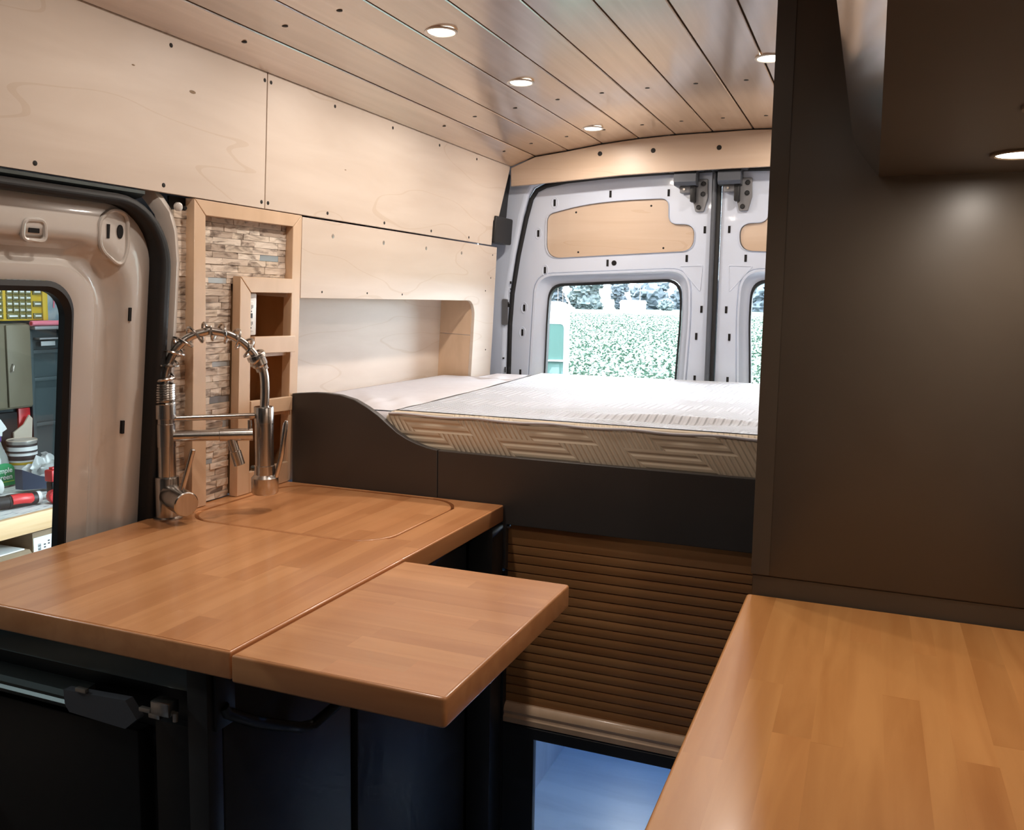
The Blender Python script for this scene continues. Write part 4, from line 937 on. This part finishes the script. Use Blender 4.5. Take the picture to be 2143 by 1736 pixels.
t = B(); t.prism([(-3.38, y, z) for y, z in ((3.70, ZB), (3.80, ZB), (3.83, ZB+.36), (3.81, ZB+.385), (3.77, ZB+.33), (3.70, ZB+.29))], (.01, 0, 0)); tag(obj('wood_offcut', t, 'beige'), 'torn beige board offcut standing behind the paint can', 'board')
tag(obj('red_level', B().box((-3.425, 3.765, ZB), (-3.405, 3.845, ZB+.425), .003), 'red'), 'red bar leaning on the shop wall behind the bench', 'bar')
# wall cabinets and shelving behind
PAN = thing('shop_panelling', (-3.43, 4.1, .25), 'dark teal shelving unit on the workshop wall', 'shelving')
obj('back_board', B().box((-3.437, 3.86, .25), (-3.43, 4.55, 1.19)), 'shopwall', PAN)
for z in (.25, .31, .55, .83, 1.0, 1.16): obj('shelf', B().box((-3.43, 3.875, z), (-3.40, 4.55, z+.024), .003), 'shopwall', PAN)
obj('side_post', B().box((-3.43, 3.855, .25), (-3.395, 3.88, 1.19), .003), 'shopwall', PAN)
LK = thing('tan_locker', (-3.40, 3.5, .66), 'tan wall locker behind the workbench left of the dark shelving', 'locker')
obj('body', B().box((-3.438, 2.9, .68), (-3.39, 3.85, 1.19), .004), 'cab_tan', LK)
for y0, y1 in ((3.30, 3.672), (3.685, 3.845)): d = obj('locker_door', B().box((-3.39, y0, .69), (-3.375, y1, 1.18), .005), 'cab_tan', LK)
obj('handle', B().tube([(-3.375, 3.70, .90), (-3.36, 3.705, .91), (-3.36, 3.712, .94), (-3.375, 3.715, .95)], .004, 8), 'screwb', LK)
obj('lower_box', B().box((-3.438, 3.25, .40), (-3.385, 3.74, .66), .004), 'blackpl', LK)
tag(obj('wall_board', B().box((-3.438, 3.955, 1.20), (-3.425, 4.55, 1.75), .002), 'bluegrey'), 'mottled blue-grey board on the workshop wall above the pink tubes', 'board')
# parts organiser
PO = thing('parts_organizer', (-3.40, 3.75, 1.205), 'yellow parts organiser with rows of small drawers', 'organizer')
obj('case', B().box((-3.437, 3.30, 1.205), (-3.375, 3.965, 1.62), .004), 'yellow', PO)
obj('side_bar', B().box((-3.375, 3.930, 1.205), (-3.362, 3.965, 1.62), .003), 'yellow', PO)
dr = {}
def drawer(y0, y1, z0, z1, lw=.7):
    w = round(y1-y0, 3)
    if w not in dr:
        o_ = obj('drawer', B().box((-3.375, y0, z0), (-3.365, y1, z1), .002), 'yellowdk', PO, origin=(-3.37, y0, z0)); l_ = obj('drawer_label', B().box((-3.365, y0+(y1-y0)*.15, z0+.012), (-3.3635, y0+(y1-y0)*.85, z0+.022)), 'lab', o_); dr[w] = (o_, l_)
    else:
        o_ = dr[w][0].copy(); COL.objects.link(o_); o_.parent = PO; o_.location = Vector((-3.37, y0, z0))-rootloc(PO); l_ = dr[w][1].copy(); COL.objects.link(l_); l_.parent = o_; l_.location = dr[w][1].location
for r in range(10):
    z0 = 1.216+r*.0362
    drawer(3.575, 3.665, z0, z0+.033)
    for k in range(4):
        if r == 0 and k == 0: drawer(3.690, 3.690+.042+.037, z0, z0+.033); continue
        if r == 0 and k == 1: continue
        drawer(3.690+k*.042, 3.690+k*.042+.037, z0, z0+.033)
    if r % 2 == 0: drawer(3.868, 3.926, z0, z0+.033)
for y0, y1, x, z, r, lab in ((3.84, 4.16, -3.36, 1.188, .016, 'long pink tube lying on top of the dark shelving'), (4.06, 4.17, -3.33, 1.145, .020, 'short pink tube end below the long pink tube'), (4.02, 4.17, -3.30, 1.105, .010, 'thin pink tube slanting under the other pink tubes')):
    t = B(); e = .03 if r < .012 else 0; n_ = 14; t.tube([(x, y0, z-e), (x, y1, z+e)], r, n_)
    o_ = thing('pink_tube', (x, y0, z), lab, 'tube', 'pink tubes on the shelving'); obj('sleeve', t, 'pink', o_); obj('bore', B().tube([(x, y0-.001, z-e), (x, y0+.001, z-e)], r*.65, 12), 'red', o_)
PS = thing('tube_rack', (-3.36, 4.1, 1.09), 'grey ledge holding the pink tubes', 'ledge')
obj('ledge', B().box((-3.394, 3.85, 1.150), (-3.34, 4.55, 1.170), .002), 'gunlight', PS); obj('lower_ledge', B().box((-3.394, 3.88, 1.088), (-3.34, 4.55, 1.100), .002), 'gunlight', PS)
tag(obj('paper_tag', B().box((-3.395, 3.93, 1.048), (-3.39, 4.03, 1.075)), 'lab'), 'white paper tag on the dark shelving below the pink tubes', 'tag')
CL = tag(obj('hanging_string', B().tube([(-3.42, 3.99, 1.42), (-3.42, 4.04, 1.36), (-3.42, 4.06, 1.33), (-3.42, 4.055, 1.28)], .004, 6), 'pink'), 'thin red string hanging over the blue-grey board', 'string')
# cardboard box with label under the bench front
BX = thing('cardboard_box', (-2.73, 3.4, -.10), 'brown cardboard box with a white shipping label under the workbench', 'box')
obj('carton', B().box((-2.98, 3.22, -.0995), (-2.66, 3.70, .125), .004), 'card', BX)
LB2 = obj('shipping_label', B().box((-2.660, 3.225, -.06), (-2.6585, 3.345, .095)), 'lab', BX)
for k in range(9): flat('barcode_bar', B().box((-2.6588, 3.25, .055-k*.006), (-2.6578, 3.268, .0575-k*.006+.001*(k % 3))), 'ink', LB2)
for y, z in ((3.285, .045), (3.285, .030), (3.287, .012), (3.31, .06), (3.31, .045), (3.268, -.02)): flat('print_mark', B().box((-2.6588, y, z), (-2.6578, y+.012, z+.007)), 'ink', LB2)
BX2 = thing('open_carton', (-2.8, 3.0, -.10), 'open cardboard carton holding a white sheet beside the labelled box', 'box')
obj('carton', B().box((-3.0, 2.75, -.0995), (-2.66, 3.20, .045), .004), 'card', BX2); obj('sheet', B().box((-2.95, 2.80, .045), (-2.67, 3.18, .052), .002), 'lab', BX2); obj('flap', B().add([(-2.66, 2.75, .045), (-2.66, 3.20, .045), (-2.60, 3.19, .0), (-2.60, 2.76, .0)], [(0, 1, 2, 3)]), 'card', BX2)
# unseen tube lights, added to light the workshop
for y, lab in ((3.3, 'added unseen workshop tube above the spray bottle end of the bench'), (.2, 'added unseen workshop tube towards the front of the van')):
    T = thing('added_tube_light', (-2.2, y, 2.9), lab, 'light', 'added workshop tubes')
    obj('housing', B().box((-2.26, y-.6, 2.94), (-2.14, y+.6, 3.0), .005), 'lab', T); obj('tube', B().tube([(-2.2, y-.58, 2.915), (-2.2, y+.58, 2.915)], .014, 10), 'tube', T)
    a = bpy.data.lights.new('added_tube_lamp', 'AREA'); a.shape = 'RECTANGLE'; a.size = .06; a.size_y = 1.15; a.energy = SHOP_W; a.color = (.9, .96, 1)
    o_ = bpy.data.objects.new('added_tube_lamp', a); COL.objects.link(o_); o_.parent = T; o_.location = (0, 0, -.008)

# ================================================================== OUTDOORS behind the rear doors
GZ = -.65
struct(flat('ground', B().box((-320, 4.6, GZ-.3), (320, 330, GZ)), 'soil', origin=(0, 60, GZ)), 'green crop field')
rg = random.Random(3); cb = B(); V = []; Fc = []
for i in range(170000):
    y = 8+(130-8)*rg.random()**1.5; xc = 1.337+(y)*(-.21); x = xc+rg.uniform(-.24, .36)*y
    if x < -1.2 and y < 18: continue
    s = rg.uniform(.025, .055)*(1+y/80); a = rg.uniform(0, 6.28); h = GZ+rg.uniform(.16, .36); tl = rg.uniform(-.05, .06)
    dx, dy = math.cos(a)*s, math.sin(a)*s; o_ = len(V)
    V += [(x-dx, y-dy, h-tl*.4), (x+dy*.6, y-dx*.6, h+tl), (x+dx, y+dy, h+.02), (x-dy*.6, y+dx*.6, h-tl)]; Fc.append((o_, o_+1, o_+2, o_+3))
me = bpy.data.meshes.new('crop_leaves'); me.from_pydata(V, [], Fc); me.materials.append(M['crop']); co = bpy.data.objects.new('crop_leaves', me); COL.objects.link(co)
tag(co, 'low leafy green crop covering the field', 'crop', kind='stuff')
def tree(x, y, h, w, kind, lab, seed, trunk=True, bushy=.12):
    r_ = random.Random(seed); T = thing('tree', (x, y, GZ), lab, 'tree', 'trees beyond the field')
    b = B()
    for i in range(26):
        u_ = r_.uniform(bushy, 1); rr = w*.5*(1-.45*abs(u_-.5))*r_.uniform(.35, .62); a = r_.uniform(0, 6.28); q = r_.uniform(0, w*.30)
        b.ball((x+math.cos(a)*q, y+math.sin(a)*q, GZ+h*u_*.92+.3), rr, 3, .6, 2.6, (1, 1, .8))
    obj('crown', b, kind, T)
    obj('trunk', B().tube([(x, y, GZ-.05), (x+.1, y, GZ+h*.4), (x, y, GZ+h*.8)], [h*.03, h*.022, h*.01], 8), 'bark', T)
tree(-71.5, 236, 10, 10, 'leafA', 'tall dense green tree in the middle of the far treeline', 1, bushy=.02)
tree(-77.5, 246, 8.0, 7, 'leafA', 'leafy green tree beside the two thin poles', 2, bushy=.02)
tree(-67.5, 254, 9.5, 6, 'leafB', 'hazy tree right of the tall dense tree', 3, bushy=.02)
tree(-86.5, 250, 8.5, 9, 'leafB', 'pale bushy tree above the parked white van', 4, bushy=.02)
tree(-95.5, 250, 7.5, 8, 'leafB', 'pale tree half hidden by the left edge of the rear window', 5, bushy=.02)
tree(-63.0, 272, 7.6, 13, 'leafB', 'distant blue-green tree behind the white barn', 6, bushy=.02)
tree(-55.0, 290, 6.9, 12, 'leafB', 'distant blue-green tree right of the white barn', 7, bushy=.02)
tree(-42.0, 262, 7.8, 12, 'leafB', 'distant tree near the right edge of the left rear window', 8, bushy=.02)
tree(-26.0, 258, 9.0, 14, 'leafB', 'distant tree seen through the right rear window', 9, bushy=.02)
tree(-51.0, 240, 2.2, 5, 'leafA', 'low green bush right of the white barn', 10, bushy=.02)
for x, lab in ((-79.5, 'thin left pole of the pair at the field edge'), (-78.05, 'thin right pole of the pair at the field edge'), (-56.3, 'thin lone pole right of the white barn')):
    T = thing('utility_pole', (x, 232, GZ), lab, 'pole', 'poles at the field edge'); obj('shaft', B().tube([(x, 232, GZ-.05), (x, 232, GZ+8)], [.10, .07], 8), 'bark', T); obj('cross_arm', B().box((x-.7, 231.95, GZ+7.4), (x+.7, 232.05, GZ+7.5)), 'bark', T)
BN = thing('white_barn', (-61.8, 246, GZ), 'low white barn at the far edge of the field', 'building')
obj('walls', B().box((-65.0, 244, GZ), (-58.7, 249, GZ+1.9)), 'vanpaint', BN); t = B(); t.prism([(-65.3, y, z) for y, z in ((243.6, GZ+1.85), (249.4, GZ+1.85), (246.5, GZ+2.7))], (6.9, 0, 0)); obj('roof', t, 'gunlight', BN)
# parked white van, its flank turned square to the view; local x runs towards its front
VO = Vector((-1.66, 9.0, GZ))
VN = thing('parked_van', VO, 'white van parked behind, seen through the left rear window', 'van')
def vsec(l, k=1, s=1, dz=0):
    P_ = [(.04, .25), (.0, .75), (.02, 1.05), (.10, 1.55), (.17, 1.86), (.30, 1.98), (.97, 2.02), (1.64, 1.98), (1.77, 1.86), (1.84, 1.55), (1.92, 1.05), (1.94, .75), (1.90, .25)]
    return [VO+Vector((-l, .97+(y-.97)*s, z*k+dz)) for y, z in P_]
lps = [vsec(.0, .955, .90, .02), vsec(.015, .975, .95, .01), vsec(.05, .992, .985), vsec(.13), vsec(3.3), vsec(3.9, .93), vsec(4.5, .62), vsec(5.0, .52), vsec(5.15, .45, .95)]
t = B(); t.loft(lps); t.add(lps[0], [tuple(range(13))]); t.add(lps[-1], [tuple(range(13))]); obj('body', t, 'vanpaint', VN)
def flank(l, z, o=0):
    y = .02+(z-1.05)*.16 if z > 1.05 else .02-(z-1.05)*-.066
    return VO+Vector((-l, y-o, z))
def vwin(l0, l1, z0, z1, o): return [flank(p[0], p[1], o) for p in rrect(l0, z0, l1, z1, [.06, .03, .03, .05], 6)]
for l0, l1 in ((.055, .26), (.275, 1.4), (1.5, 2.7)):
    w0 = vwin(l0, l1, .86, 1.78, .012); b = B(); b.add(w0, [tuple(range(len(w0)))]); b.loft([w0, [p+Vector((0, .05, 0)) for p in w0]]); flat('side_window', b, 'vanglass', VN)
    obj('window_seal', B().tube(vwin(l0, l1, .86, 1.78, .012), .006, 6, closed=True), 'gunlight', VN)
obj('door_handle', B().box(flank(.24, 1.375, .03), flank(.06, 1.39, .0)), 'lab', VN)
obj('side_trim', B().box(VO+Vector((-4.2, -.02, .50)), VO+Vector((-.10, .03, .58)), .006), 'gunlight', VN)
for l in (.95, 4.2):
    for y in (.10, 1.84): obj('wheel', B().lathe([(.20, -.11), (.33, -.10), (.33, .10), (.20, .11)], VO+Vector((-l, y, .33)), (0, 1, 0), 24), 'blackpl', VN)
VN.rotation_euler = (0, 0, math.radians(18.5))
